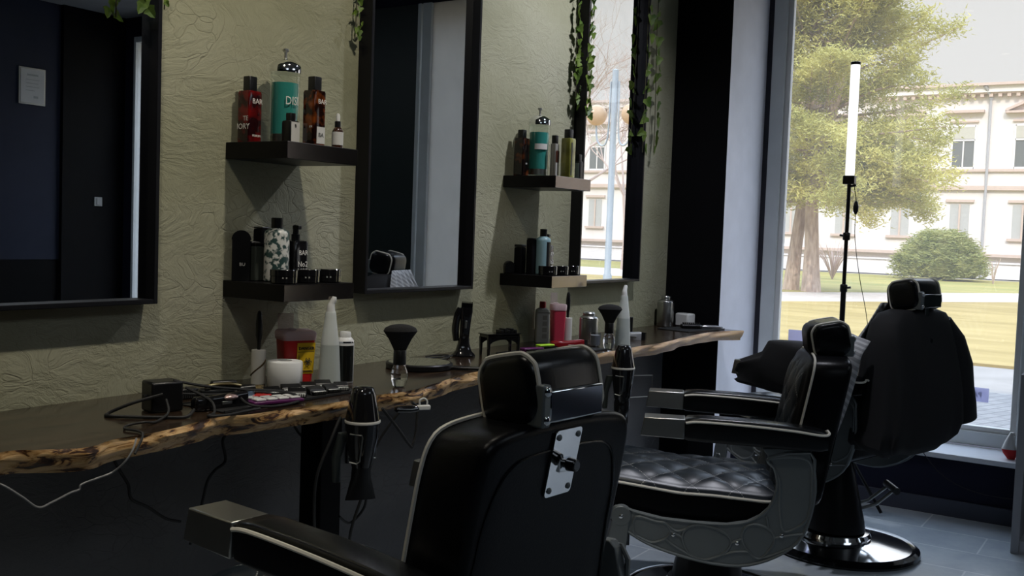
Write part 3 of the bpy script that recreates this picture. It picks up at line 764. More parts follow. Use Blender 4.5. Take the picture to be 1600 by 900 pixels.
        # cast side plate, C shaped, with raised ribs
        def L(u, v):            # traced side elevation of the casting -> (y, z)
            return (.25-(u-1008)/446., -((v-.036*(u-1008))-655)/446.)
        P = [(1261, 706), (1268, 735), (1271, 767), (1266, 805), (1256, 836), (1240, 856), (1216, 872), (1190, 883), (1161, 889), (1120, 887), (1083, 880), (1052, 872), (1028, 864), (1010, 856), (994, 847), (975, 835), (960, 820), (962, 806), (972, 802), (994, 809), (1040, 819), (1094, 823), (1140, 824), (1172, 818), (1190, 808), (1203, 795), (1211, 777), (1214, 755), (1208, 732), (1199, 716), (1188, 702), (1254, 700)]
        pg = [L(u, v) for u, v in P]; pg = [(a+cy, Z(c2)) for a, c2 in pg]
        xa = s*.292; xb = s*.318
        sp = MB(); sp.prism(pg, 0, xa, xb); SPL = sp.build('side_plate', DKMETAL, t, bevel=.003)
        ribs = MB()
        def rib(pts, closed=False, r=.0055, n=5):
            ribs.tube([(xb, L(u, v)[0]+cy, Z(L(u, v)[1])) for u, v in pts], r, 6, closed=closed, n=n)
        rib(P[:30], True, .006, 2)
        rib([(1072, 848), (1078, 834), (1094, 827), (1118, 830), (1140, 840), (1148, 853), (1138, 870), (1112, 882), (1090, 878), (1078, 865)], True)
        rib([(1168, 828), (1184, 822), (1204, 828), (1214, 842), (1208, 860), (1192, 876), (1176, 866), (1165, 846)], True)
        rib([(998, 818), (1030, 824), (1045, 826), (1053, 838), (1046, 851), (1026, 858), (1008, 852), (997, 844)], True)
        rib([(1199, 718), (1258, 718), (1266, 762), (1262, 808), (1240, 828), (1226, 828), (1219, 790), (1218, 755), (1210, 735)], True)
        rib([(1053, 838), (1072, 848)]); rib([(1046, 851), (1060, 862), (1090, 878)]); rib([(1148, 853), (1165, 846)]); rib([(1112, 882), (1150, 868), (1176, 866)]); rib([(1214, 842), (1232, 838), (1256, 834)]); rib([(1204, 828), (1200, 808)]); rib([(1192, 876), (1215, 868), (1240, 856)])
        rib([(1045, 826), (1062, 838), (1078, 834)])
        ribs.build('side_ribs', DKMETAL, SPL)
        for u, v in ((1058, 844), (1157, 853), (1224, 838)):
            a, c2 = L(u, v); q = MB(); q.ball((xb+s*.003, a+cy, Z(c2)), .0085, 12, 8, sx=.7); q.build('stud', CHROME, SPL)
        a, c2 = L(975, 817); a += cy; c2 = Z(c2)
        q = MB(); q.tube([(xa, a, c2), (xb+s*.012, a, c2)], .036, 28, smooth=False); q.build('pivot_disc', DKMETAL, t, bevel=.003)
        q = MB(); q.ball((xb+s*.012, a, c2), .009, 12, 8, sx=.6); q.build('pivot_screw', CHROME, t)
        # footrest bar
        fbp = [(a-.030, c2-.0), (a+.030, c2-.01), (a+.040, c2-.07), (a+.058, c2-.22), (a+.066, c2-.30), (a-.012, c2-.30), (a-.012, c2-.22), (a-.026, c2-.07)]
        q = MB(); q.prism(fbp, 0, xb-s*.004, xb+s*.011); FB = q.build('footrest_bar', DKMETAL, t, bevel=.003)
        q = MB(); o2 = [(a+.004, c2-.10), (a+.020, c2-.09), (a+.030, c2-.10), (a+.044, c2-.20), (a+.040, c2-.215), (a+.020, c2-.22), (a+.010, c2-.20)]
        q.tube([(xb+s*.011, y_, z_) for y_, z_ in o2], .003, 6, closed=True, n=4); q.build('bar_moulding', DKMETAL, FB)
    # footrest plate between the bars, chromed
    a = .25+(1008-975)/446.+cy
    q = MB(); q.loft([[(x, a+.05+dy, Z(-.545)+dz) for x, dy, dz in ((-.27, 0, 0), (.27, 0, 0), (.27, .13, -.05), (.19, .20, -.08), (-.19, .20, -.08), (-.27, .13, -.05))],
                      [(x, a+.05+dy, Z(-.53)+dz) for x, dy, dz in ((-.27, 0, 0), (.27, 0, 0), (.27, .13, -.05), (.19, .20, -.08), (-.19, .20, -.08), (-.27, .13, -.05))]])
    q.build('footrest_plate', CHROME, t, bevel=.003, smooth=30)
    q = MB(); q.cyl((-.30, a+.03, Z(-.54)), (.30, a+.03, Z(-.54)), .011, seg=14); q.build('footrest_axle', CHROME, t)
    return t
def at_base(x, y, rz, yy):   # base position so that the upper part sits where measured
    return (x, y, 0)
YAW1, YAW2, YAW3 = math.radians(84-90), math.radians(114-90), math.radians(75-90)
def front(yaw): return Vector((-math.sin(yaw), math.cos(yaw), 0))
# armrest-tip midpoints measured on the plan, then back along the facing direction
m1 = Vector((1.640, 1.545, 0)); c1 = m1-front(YAW1)*.25
barber_chair('nearest barber chair, its plain black rear and bracketed headrest towards the camera', c1+Vector((.02, 0, 0)), YAW1, .82, 0, by=.072, rend=.5)
m2 = Vector((3.232, 1.525, 0)); rt2 = Vector((math.cos(YAW2), math.sin(YAW2), 0)); c2_ = m2+rt2*.355-front(YAW2)*.25
barber_chair('middle barber chair seen from the side, with quilted seat and studded side casting', c2_, YAW2, .75, 0)
barber_chair('farthest barber chair by the window, draped with a black gown', Vector((4.665, 1.195, 0)), YAW3, .84, .13, shy=.045, headlift=.055, lever=(-.55,))
# ---- black gown over the farthest chair and striped cape in front of its back
def draped():
    g = thing('black_gown', 'black barber gown with a loose sleeve draped over the farthest chair back', 'gown', (4.665, 1.13, 0), YAW3)
    mb = MB(); rings = []
    # z, half width, half depth, centre x, centre y (chair space, back is at y ~ -.24)
    for z, w, d_, cx_, cy_ in ((1.115, .03, .03, 0, -.20), (1.112, .14, .05, 0, -.20), (1.095, .215, .07, .0, -.195), (1.05, .26, .085, .0, -.195), (.98, .285, .095, .0, -.20), (.86, .305, .11, .0, -.205), (.74, .320, .12, -.005, -.21), (.62, .325, .125, -.02, -.215), (.56, .315, .12, -.05, -.215), (.525, .26, .10, -.07, -.215), (.515, .20, .08, -.07, -.21)):
        ring = []
        for j in range(72):
            a = 2*PI*j/72; k = 1+.035*math.sin(9*a+z*6)*min(1, max(0, 1.1-z)*2.2)
            ca, sa = math.cos(a), math.sin(a)
            e = .45
            ring.append((cx_+w*k*abs(ca)**e*(1 if ca > 0 else -1), cy_+d_*k*abs(sa)**e*(1 if sa > 0 else -1), z+.008*math.sin(5*a)*(1 if z < .6 else 0)))
        rings.append(ring)
    mb.loft(rings); mb.build('gown_body', CLOTH, g, smooth=60)
    sl = MB(); rings = []
    for (x, y, z, a_, b_) in ((.19, -.22, 1.065, .06, .05), (.26, -.24, .98, .085, .06), (.31, -.26, .86, .09, .06), (.325, -.27, .76, .085, .055), (.340, -.28, .68, .09, .05), (.350, -.285, .61, .095, .045)):
        rings.append([(x+a_*math.cos(2*PI*j/40)*(1+.05*math.sin(6*PI*j/20)), y+b_*math.sin(2*PI*j/40), z+.04*math.cos(2*PI*j/40)*(1 if z < .6 else .3)) for j in range(40)])
    sl.loft(rings, cap=(True, False)); sl.build('gown_sleeve', CLOTH, g, smooth=60)
draped()
STRIPE = stripe_material('striped_cape_cloth', (.30, .30, .31), (.52, .52, .53), 55, (.55, .0, .55), .45)
t = thing('striped_cape', 'grey and white striped cape hanging over the front of the farthest chair back', 'cape', (4.665, 1.16, 0), YAW3)
mb = MB(); nx, nz = 60, 26; grid = []
for i in range(nz+1):
    s_ = i/nz; z = 1.135-.66*s_; row = []
    for j in range(nx+1):
        u_ = j/nx*2-1
        wdt = .13+.26*min(1, s_*2.4)-.10*max(0, s_-.6)
        x = u_*wdt-.05*s_
        y = -.150+.028*math.cos(u_*17)*min(1, s_*1.6+.1)+.22*min(1, max(0, s_*1.5))*(1-.3*u_*u_)
        row.append((x, y, z-.10*abs(u_)**2*min(1, s_*3)))
    grid.append(row)
rings = grid
b_ = len(mb.v)
for r_ in grid: mb.v += [Vector(p) for p in r_]
for i in range(nz):
    for j in range(nx): a = i*(nx+1)+j; mb.face((a, a+1, a+nx+2, a+nx+1))
b_ = len(mb.v); gy, gz = 24, 20
for i in range(gz+1):
    s_ = i/gz
    for j in range(gy+1):
        u_ = j/gy; y0_ = -.215+.10*s_**1.5; y1_ = .06+.02*s_
        y = y0_+(y1_-y0_)*u_*(1-.35*max(0, s_-.4))
        mb.v.append(Vector((-.385+.022*math.cos(u_*19+s_*2)*(.3+s_)-.03*s_+.06*max(0, .12-s_)/.12, y, .985-.47*s_+.03*math.sin(u_*3))))
for i in range(gz):
    for j in range(gy): a = b_+i*(gy+1)+j; mb.face((a, a+1, a+gy+2, a+gy+1))
o = mb.build('cape_cloth', STRIPE, t, smooth=60); so_ = o.modifiers.new('thick', 'SOLIDIFY'); so_.thickness = .003
# ------------------------------------------------------------------ counter slab
t = thing('counter', 'long live-edge wooden counter running along the whole mirror wall', 'counter', (0, 0, 0))
fe = [(-.6, 2.02), (-.2, 1.99), (.2, 2.01), (.6, 1.98), (.9, 2.01), (1.168, 2.003), (1.228, 1.968), (1.305, 1.916), (1.396, 1.947), (1.483, 1.944), (1.588, 1.957), (1.712, 1.991), (1.822, 1.958), (1.939, 1.955), (2.088, 1.934), (2.277, 1.932), (2.395, 1.916), (2.583, 1.957), (2.818, 2.012), (3.002, 2.016), (3.35, 2.0), (3.738, 1.986), (4.067, 1.994), (4.355, 1.987), (4.773, 2.032), (5.12, 2.03), (5.324, 1.955)]
F = catmull([(x, y, 0) for x, y in fe], 8)
rnd = random.Random(5)
top = MB(); n = len(F)
front_top = []; 
for i, p in enumerate(F): front_top.append((p.x, p.y+.004*noise.noise(Vector((p.x*9, 0, 0))), .89))
b0 = 0
for p in front_top: top.v.append(Vector(p)); top.v.append(Vector((p[0], D-.001, .89)))
for i in range(n-1): top.face((2*i, 2*i+2, 2*i+3, 2*i+1))
b = len(top.v)
for p in front_top: top.v.append(Vector((p[0], p[1]+.02, .842))); top.v.append(Vector((p[0], D-.001, .842)))
for i in range(n-1): top.face((b+2*i, b+2*i+1, b+2*i+3, b+2*i+2))
for e in (0, n-1): top.face((2*e, 2*e+1, b+2*e+1, b+2*e))
for i in range(n-1): top.face((2*i+1, 2*i+3, b+2*i+3, b+2*i+1))
top.build('slab_top', WTOP, t, smooth=30)
ed = MB(); rows = 9; g = []
for i, p in enumerate(front_top):
    col_ = []
    for k in range(rows):
        s_ = k/(rows-1); z = .8905-.052*s_
        out_ = .011*math.sin(PI*min(1, s_*1.15))-.004+.010*s_*(-1)
        nz = noise.noise(Vector((p[0]*7, s_*2.5, 3)))*.012+noise.noise(Vector((p[0]*25, s_*6, 7)))*.004
        if k == 0: out_ = 0; nz = 0
        if k == rows-1: z += noise.noise(Vector((p[0]*5, 0, 9)))*.006
        col_.append(Vector((p[0], p[1]-out_-nz, z)))
    col_.append(Vector((p[0], p[1]+.022, .841)))
    g.append(col_)
for c in g: ed.v += c
R_ = rows+1
for i in range(n-1):
    for k in range(R_-1): ed.face((i*R_+k, (i+1)*R_+k, (i+1)*R_+k+1, i*R_+k+1))
ed.build('live_edge', WEDGE, t, smooth=60)
for (x0, x1, y0, y1) in ((2.27, 2.36, 2.15, 2.24),):
    MB().box(x0, x1, y0, y1, 0, .842).build('counter_leg', MATBLACK, t, bevel=.003, smooth=0)

# ------------------------------------------------------------------ mirrors and ivy
def mirror(x1, w, z0, z1, label):
    t = thing('wall_mirror', label, 'mirror', (x1-w, D, z0), 0, 'tall framed mirrors on the plaster wall')
    h = z1-z0; th = .013; dp = .060
    f = MB(); f.box(0, th, -dp, -.001, 0, h); f.box(w-th, w, -dp, -.001, 0, h); f.box(th, w-th, -dp, -.001, 0, th); f.box(th, w-th, -dp, -.001, h-th, h)
    f.build('mirror_frame', FRAMEBLACK, t, bevel=.0015, smooth=0)
    MB().box(th, w-th, -.024, -.002, th, h-th).build('mirror_glass', MIRROR, t, smooth=0)
P_ = 1.5155; MR = 3.3457; W_ = .6533; MBZ = 1.38-.2343
mirror(MR-P_, W_, MBZ, 2.85, 'nearest tall black-framed mirror, reflecting a dark wall with a framed certificate')
mirror(MR, W_, MBZ, 2.85, 'middle tall black-framed mirror between the two pairs of shelves')
mirror(MR+P_, W_, MBZ, 2.85, 'farthest tall black-framed mirror, reflecting the bright park and a street lamp')
LEAF = noise_two('ivy_leaf_green', (.045, .10, .012), (.16, .24, .035), 14, rough=.5, bump=0, trans=.25)
VST = mat('ivy_stem_brown', (.05, .045, .02), .7)
def ivy(label, pts, n, seed, sz=.026):
    rnd = random.Random(seed); t = thing('ivy_vine', label, 'ivy', pts[0], 0, 'artificial ivy hanging from the mirrors')
    o_ = Vector(pts[0]); P = catmull([Vector(p)-o_ for p in pts], 10)
    MB().tube(P, .0022, 5, smooth=False).build('stem', VST, t)
    lv = MB()
    shape = [(0, 0), (.35, -.12), (.62, .12), (.42, .38), (.30, .75), (0, 1.08), (-.30, .75), (-.42, .38), (-.62, .12), (-.35, -.12)]
    for i in range(n):
        p = P[int(i/n*(len(P)-1))]
        a = rnd.uniform(-.8, .8); s_ = sz*rnd.uniform(.7, 1.15); side = rnd.choice((-1, 1))
        c = p+Vector((side*rnd.uniform(.002, .012), -rnd.uniform(.004, .016), rnd.uniform(-.008, .008)))
        M = Matrix.Translation(c) @ Matrix.Rotation(rnd.uniform(-.7, .7), 4, 'Z') @ Matrix.Rotation(PI+a, 4, 'Y') @ Matrix.Rotation(rnd.uniform(-.5, .35), 4, 'X')
        b = len(lv.v)
        for u_, v_ in shape: lv.v.append(M @ Vector((u_*s_, -abs(u_)*.30*s_, v_*s_)))
        lv.v.append(M @ Vector((0, .06*s_, .45*s_)))
        for k in range(10): lv.face((b+k, b+(k+1) % 10, b+10))
    lv.build('leaves', LEAF, t, smooth=0)
ivy('green ivy strand over the top right corner of the nearest mirror', [(1.80, 2.345, 2.35), (1.765, 2.345, 2.15), (1.752, 2.345, 2.02), (1.75, 2.345, 1.925)], 22, 1, .030)
ivy('green ivy sprig on the plaster just right of the nearest mirror', [(1.875, 2.405, 2.3), (1.872, 2.405, 2.1), (1.866, 2.405, 1.965)], 16, 2, .018)
ivy('thin green ivy strand at the left side of the middle mirror', [(2.665, 2.395, 2.7), (2.655, 2.395, 2.4), (2.645, 2.395, 2.15), (2.638, 2.395, 2.02)], 38, 3, .020)
ivy('thick green ivy strand down the left side of the farthest mirror', [(4.20, 2.35, 2.8), (4.19, 2.345, 2.5), (4.18, 2.345, 2.2), (4.178, 2.345, 1.93)], 46, 4, .040)
ivy('second green ivy strand behind the thick one beside the farthest mirror', [(4.155, 2.39, 2.8), (4.15, 2.39, 2.5), (4.15, 2.39, 2.2), (4.155, 2.39, 1.98)], 34, 5, .036)
ivy('green ivy strand outside the right edge of the farthest mirror', [(4.965, 2.375, 2.8), (4.965, 2.375, 2.4), (4.97, 2.37, 2.1), (4.975, 2.37, 1.83)], 19, 6, .052)
ivy('green ivy strand hanging inside the right part of the farthest mirror', [(4.845, 2.372, 2.8), (4.845, 2.372, 2.4), (4.84, 2.37, 2.1), (4.83, 2.365, 1.82)], 19, 7, .048)

# ------------------------------------------------------------------ shelves
EDGEBAND = mat('satin_edge_band', (.19, .165, .15), .15, 1.)
def shelf(x, z, label):
    t = MB().box(0, .30, -.26, -.0, -.05, 0).build('wall_shelf', [SHELFWOOD, EDGEBAND], smooth=0, bevel=.0015)
    for p in t.data.polygons: p.material_index = 1 if p.normal.y < -.5 else 0
    t.location = (x, D-.0005, z); tag(t, label, 'shelf', 'black floating shelves between the mirrors')
ZU, ZL = 1.6198, 1.2028
shelf(2.1117, ZU, 'upper black floating shelf between the nearest and middle mirrors, with a green disinfectant jar')
shelf(2.1117, ZL, 'lower black floating shelf between the nearest and middle mirrors, with three tins along its front')
shelf(3.6241, ZU, 'upper black floating shelf beside the farthest mirror, front edge lit by the window')
shelf(3.6241, ZL, 'lower black floating shelf beside the farthest mirror, with a pale blue bottle')

INK = mat('white_ink', (.75, .73, .68), .6); BINK = mat('black_ink', (.02, .02, .02), .6); RINK = mat('red_ink', (.6, .03, .03), .5)
RB = noise_two('dark_red_lacquer_bottle', (.02, .004, .005), (.16, .006, .006), 22, rough=.1, bump=0, detail=2, lo=.42, hi=.6)
AMB = noise_two('amber_liquid_bottle', (.012, .004, .003), (.20, .045, .007), 26, rough=.08, bump=0, detail=2, lo=.45, hi=.64)
AMB2 = noise_two('dark_amber_bottle', (.006, .003, .003), (.12, .03, .007), 24, rough=.08, bump=0, detail=2, lo=.5, hi=.7)
DROPB = mat('brown_dropper_glass', (.035, .012, .005), .1, coat=.5)
LABEL = mat('off_white_label', (.62, .61, .58), .7)
TEAL = mat('teal_disinfectant', (.045, .27, .24), .12, coat=.4)
CLEAR = thin_glass('clear_jar_glass', (.96, .98, .97), .05)
def square_bottle(name, label, x, y, z, w, h, caph, capw, bm, rz=0, dep=None, txt=(), capm=None, cat='bottle', edge=.006, group=None):
    dep = dep or w
    t = thing(name, label, cat, (x, y, z), rz, group)
    b = MB(); r = round_rect(w, dep, edge, 3)
    def ring(k, zz): return [(a*k, c*k, zz) for a, c in r]
    hb = h-caph
    b.loft([ring(.96, 0), ring(1, .004), ring(1, hb-.008), ring(.93, hb-.002), ring(.55, hb)]); b.build('bottle_body', bm, t, smooth=40)
    c = MB(); rc = round_rect(capw, capw, .003, 3); c.loft([[(a, d_, hb) for a, d_ in rc], [(a, d_, h-.002) for a, d_ in rc], [(a*.94, d_*.94, h) for a, d_ in rc]]); c.build('cap', capm or BLACK, t, smooth=40)
    for (s_, size, u_, v_, face, m_) in txt:
        if face == 'front': text(s_, size, (u_, -dep/2-.0006, v_), None, m_, t)
        else: text(s_, size, (-w/2-.0006, -u_, v_), RZ(-PI/2), m_, t)
    return t
def label_patch(t, w, h, x, y, z, face, dep, wid, m_=None, name='paper_label'):
    b = MB()
    if face == 'front': b.box(x-w/2, x+w/2, -dep/2-.0008, -dep/2, z-h/2, z+h/2)
    else: b.box(-wid/2-.0008, -wid/2, x-w/2, x+w/2, z-h/2, z+h/2)
    return b.build(name, m_ or LABEL, t, smooth=0)
def arc_label(t, R, z0, z1, a0, a1, m_, name='paper_label', n=14, e=.0006):
    b = MB(); q0 = []; q1 = []
    for i in range(n+1):
        a = math.radians(a0+(a1-a0)*i/n); q0.append((math.sin(a)*(R+e), -math.cos(a)*(R+e)))
    for i in range(n+1): q1.append((q0[n-i][0]*R/(R+e)*.999, q0[n-i][1]*R/(R+e)*.999))
    b.prism(q0+q1, 2, z0, z1)
    return b.build(name, m_, t, smooth=0)

def jar(x, y, z, label, dark=0, txt=True, rz=0):
    t = thing('disinfectant_jar', label, 'jar', (x, y, z), rz, 'comb disinfectant jars on the upper shelves')
    R = .0465; h = .235
    b = MB(); b.lathe([(.02, .0), (R-.004, .0), (R, .006), (R, h), (R-.003, h), (R-.003, .008), (.02, .006)], 40); b.build('glass_cylinder', CLEAR, t, smooth=40)
    b = MB(); b.lathe([(.01, .009), (R-.0055, .009), (R-.0055, .192), (.01, .192)], 40); b.build('disinfectant_liquid', TEAL, t, smooth=40)
    b = MB(); b.lathe([(.03, .010), (R-.0050, .010), (R-.0050, .035), (.03, .035)], 40); b.build('basket', STEEL, t, smooth=40)
    b = MB(); b.lathe([(R+.0015, h-.012), (R+.002, h+.008), (R-.002, h+.014), (.030, h+.026), (.012, h+.034), (.005, h+.036)], 40); b.build('lid', CHROME, t, smooth=40)
    b = MB(); b.lathe([(.0045, h+.032), (.0045, h+.052), (.010, h+.056), (.010, h+.062), (.004, h+.064)], 20); b.build('lid_knob', STEEL, t, smooth=40)
    if txt: text('DISI', .036, (0, 0, .135), RZ(math.radians(28)), INK, t, wrap=R+.001, squeeze=.75)
    else: arc_label(t, R, .118, .142, -25, 45, LABEL)
    return t
A1 = math.radians(-42)
jar(2.262, 2.335, ZU, 'green disinfectant jar with chrome lid on the near upper shelf', rz=A1)
jar(3.757, 2.335, ZU, 'green disinfectant jar with chrome lid on the far upper shelf', txt=False, rz=math.radians(-55))
square_bottle('lotion_bottle', 'dark red square bottle with black cap at the left end of the near upper shelf', 2.158, 2.375, ZU, .052, .200, .042, .030, RB, 0,
              txt=(('BAR', .022, .006, .125, 'front', INK), ('TE', .020, .012, .072, 'left', INK), ('IORY', .024, .002, .048, 'left', INK), ('PERFUM', .009, .004, .022, 'front', INK)))
t = square_bottle('boxed_bottle', 'black bottle with white front label in front of the near disinfectant jar', 2.218, 2.262, ZU, .040, .094, .022, .022, BLACK, 0)
label_patch(t, .034, .062, 0, 0, .036, 'front', .040, .040); text('B', .014, (0, -.0214, .055), None, BINK, t)
t = square_bottle('lotion_bottle', 'amber square bottle with black cap near the front corner of the near upper shelf', 2.258, 2.205, ZU, .050, .205, .040, .030, AMB, 0,
              txt=(('BAR', .020, .008, .130, 'front', INK), ('xx', .012, .012, .055, 'left', INK)))
label_patch(t, .034, .050, .004, 0, .030, 'front', .050, .050); text('BA', .018, (.004, -.0262, .030), None, BINK, t)
t = thing('dropper_bottle', 'small brown dropper bottle with pale label at the right end of the near upper shelf', 'bottle', (2.362, 2.205, ZU), A1)
MB().lathe([(.014, 0), (.0175, .003), (.0175, .052), (.012, .062), (.008, .066)], 28).build('bottle_body', DROPB, t); MB().lathe([(.0095, .064), (.0095, .082), (.008, .084)], 20).build('collar', BLACK, t)
MB().lathe([(.006, .084), (.0065, .098), (.005, .106), (.002, .108)], 16).build('dropper_bulb', WHITEP, t); arc_label(t, .0175, .010, .050, -80, 80, LABEL)

def shampoo(x, y, z, label, bm, r=.036, h=.188, rz=0, name='shampoo_bottle'):
    t = thing(name, label, 'bottle', (x, y, z), rz)
    MB().lathe([(r*.8, 0), (r, .004), (r, h*.74), (r*.94, h*.79), (r*.5, h*.835), (r*.45, h*.84)], 36).build('bottle_body', bm, t, smooth=50)
    MB().lathe([(r*.47, h*.835), (r*.47, h*.99), (r*.42, h)], 28).build('cap', BLACK, t)
    return t
PATT = noise_two('black_white_sketch_print', (.025, .06, .055), (.62, .62, .58), 55, rough=.35, detail=3, bump=0, lo=.46, hi=.54)
t = shampoo(2.214, 2.305, ZL, 'round bottle with a black, green and white sketch print on the near lower shelf', PATT, .038, .195, A1)
def spray(x, y, z, label, rz, r=.058, h=.19):
    t = thing('spray_bottle', label, 'spray bottle', (x, y, z), rz)
    rr_ = round_rect(r, r, .008, 4); b = MB(); hb = h*.66
    b.loft([[(a*k, c*k, zz) for a, c in rr_] for k, zz in ((.97, 0), (1, .004), (1, hb-.006), (.9, hb), (.4, hb+.004))]); b.build('bottle_body', GLOSSBLACK, t)
    MB().lathe([(.014, hb+.002), (.014, hb+.020), (.010, hb+.022), (.009, hb+.048), (.005, hb+.05)], 20).build('pump', BLACK, t)
    b = MB(); b.box(-.008, .008, -.018, .008, hb+.036, hb+.048); b.build('nozzle', BLACK, t, bevel=.002)
    text('BAR', .022, (.006, -r/2-.0006, .088), None, INK, t); text('No2', .024, (.004, -r/2-.0006, .052), None, INK, t); text('*', .04, (.008, -r/2-.0006, .014), None, RINK, t)
    return t
spray(2.318, 2.33, ZL, 'square black spray bottle lettered No2 on the near lower shelf', 0)
spray(3.822, 2.32, ZL, 'square black spray bottle on the far lower shelf', 0, .054)
def tin(x, y, z, r, h, label, grp):
    t = thing('pomade_tin', label, 'tin', (x, y, z), A1, grp)
    MB().lathe([(r*.9, 0), (r, .003), (r, h*.52), (r*.985, h*.53)], 40).build('tin_body', GLOSSBLACK, t)
    MB().lathe([(r*1.0, h*.53), (r*1.02, h*.55), (r*1.02, h*.96), (r*.99, h), (r*.9, h)], 40).build('tin_lid', GLOSSBLACK, t)
    text('x  x', .010, (0, 0, h*.45), None, INK, t, wrap=r*1.03+.0004)
for i, (x, w_) in enumerate(((2.170, 'leftmost of the three black tins along the front of the near lower shelf'), (2.264, 'middle of the three black tins along the front of the near lower shelf'), (2.356, 'rightmost of the three black tins along the front of the near lower shelf'))):
    tin(x, 2.225, ZL, .041, .042, w_, 'pomade tins on the near lower shelf')
for i, (x, w_) in enumerate(((3.690, 'leftmost of the three black tins along the front of the far lower shelf'), (3.785, 'middle of the three black tins along the front of the far lower shelf'), (3.878, 'rightmost of the three black tins along the front of the far lower shelf'))):
    tin(x, 2.225, ZL, .040, .040, w_, 'pomade tins on the far lower shelf')
# round-topped black powder can with a clip arm, and dark glass box behind it
t = thing('powder_dispenser', 'black round-topped powder can at the left end of the near lower shelf', 'can', (2.148, 2.388, ZL), A1)
b = MB(); q = [(-.027, 0), (.027, 0), (.027, .125)]+[(.029*math.cos(a), .125+.029*math.sin(a)) for a in [PI*k/14 for k in range(15)]]+[(-.027, .125)]
b.prism(q, 1, -.022, .022); b.build('can_body', BLACK, t, bevel=.005, smooth=40); text('BU', .014, (.004, -.0226, .050), None, INK, t)
MB().tube([(.02, 0, .116), (.040, -.0, .118), (.055, .0, .116)], .004, 8).build('clip_arm', BLACK, t)
t = thing('glass_box', 'dark glass storage box behind the sketch-print bottle on the near lower shelf', 'box', (2.190, 2.375, ZL), 0)
MB().box(-.024, .024, -.030, .030, 0, .108).build('glass_body', mat('smoked_glass', (.05, .058, .05), .1, coat=.4), t, bevel=.003)
MB().box(-.026, .026, -.032, .032, .108, .116).build('lid', BLACK, t, bevel=.002)
t = square_bottle('black_carton', 'tall plain black carton standing behind the sketch-print bottle', 2.228, 2.385, ZL, .04, .165, .004, .038, MATBLACK, 0, cat='carton')
# far upper shelf
t = square_bottle('lotion_bottle', 'dark amber square bottle at the left end of the far upper shelf', 3.680, 2.372, ZU, .050, .197, .034, .028, AMB2, 0, txt=(('xx', .014, .0, .055, 'front', INK),))
t = square_bottle('lotion_bottle', 'narrow clear bottle with brown label between the green jar and the yellow bottle', 3.770, 2.262, ZU, .030, .180, .034, .022, mat('clear_plastic_bottle', (.30, .29, .26), .15, coat=.4), 0)
label_patch(t, .026, .055, 0, 0, .035, 'front', .030, .030); label_patch(t, .026, .05, 0, 0, .090, 'front', .030, .030, mat('brown_label', (.07, .02, .01), .5), 'brown_label')
t = square_bottle('lotion_bottle', 'yellow-green square oil bottle with black cap near the front of the far upper shelf', 3.800, 2.212, ZU, .048, .207, .036, .030, mat('olive_oil_bottle', (.22, .22, .05), .1, coat=.5, noise_amt=.5, noise_scale=12), 0)
label_patch(t, .012, .14, -.012, 0, .080, 'front', .048, .048, mat('dark_stripe_label', (.03, .03, .02), .5), 'dark_stripe')
t = square_bottle('lotion_bottle', 'small grey bottle with black cap at the right end of the far upper shelf', 3.890, 2.212, ZU, .034, .108, .028, .024, BLACK, 0)
label_patch(t, .028, .065, 0, 0, .038, 'side', .034, .034, mat('grey_blue_label', (.22, .27, .28), .5))
# far lower shelf
t = thing('powder_dispenser', 'low black round-topped can at the left end of the far lower shelf', 'can', (3.652, 2.398, ZL), A1)
b = MB(); q = [(-.020, 0), (.020, 0), (.021, .033)]+[(.021*math.cos(a), .033+.021*math.sin(a)) for a in [PI*k/12 for k in range(13)]]+[(-.021, .033)]
b.prism(q, 1, -.016, .016); b.build('can_body', BLACK, t, bevel=.003, smooth=40)
t = square_bottle('styling_tube', 'black square tube with grey lettering at the left of the far lower shelf', 3.690, 2.368, ZL, .040, .125, .010, .038, MATBLACK, 0, cat='tube')
t = square_bottle('black_carton', 'tall plain black carton beside the pale blue bottle', 3.700, 2.318, ZL, .034, .155, .003, .032, MATBLACK, 0, cat='carton')
t = shampoo(3.742, 2.285, ZL, 'pale blue and black round bottle with black cap on the far lower shelf', mat('pale_blue_plastic', (.22, .36, .40), .35), .033, .195, math.radians(-55))
arc_label(t, .033, .006, .14, 25, 110, BLACK, 'black_wrap'); arc_label(t, .033, .02, .13, -60, 18, mat('pale_blue_print', (.25, .40, .45), .5), 'blue_label')

# ------------------------------------------------------------------ things on the counter
ZT = .8905
def lint_roller(x, y, label, rz=A1, stripe=True):
    t = thing('lint_roller', label, 'lint roller', (x, y, ZT), rz, 'lint rollers standing on the counter')
    MB().lathe([(.019, 0), (.0215, .001), (.0215, .104), (.019, .105)], 32).build('paper_roll', CREAM, t)
    if stripe:
        b = MB(); pts = []
        b.tube([(.0215*math.sin(a), -.0215*math.cos(a), .050+.018*a) for a in [(-1.3+2.6*k/14) for k in range(15)]], .0045, 6, smooth=False, flat=.3); b.build('brown_tape_edge', mat('brown_tape', (.16, .10, .04), .6), t)
    MB().lathe([(.004, .104), (.006, .11), (.0062, .128), (.0105, .150), (.0108, .185), (.0085, .212), (.005, .222), (.001, .224)], 20).build('handle', BLACK, t)
lint_roller(2.167, 2.323, 'lint roller with black handle upright behind the white paper roll')
lint_roller(4.066, 2.336, 'lint roller with black handle upright beside the far red tub', stripe=False)
t = thing('neck_paper_roll', 'roll of white neck strips lying flat end up on the counter', 'paper roll', (2.192, 2.235, ZT))
MB().lathe([(.021, .002), (.021, .0785), (.025, .0785), (.050, .077), (.0525, .073), (.0525, .003), (.050, 0), (.025, 0), (.021, .002)], 48).build('paper', PAPER, t, smooth=40)
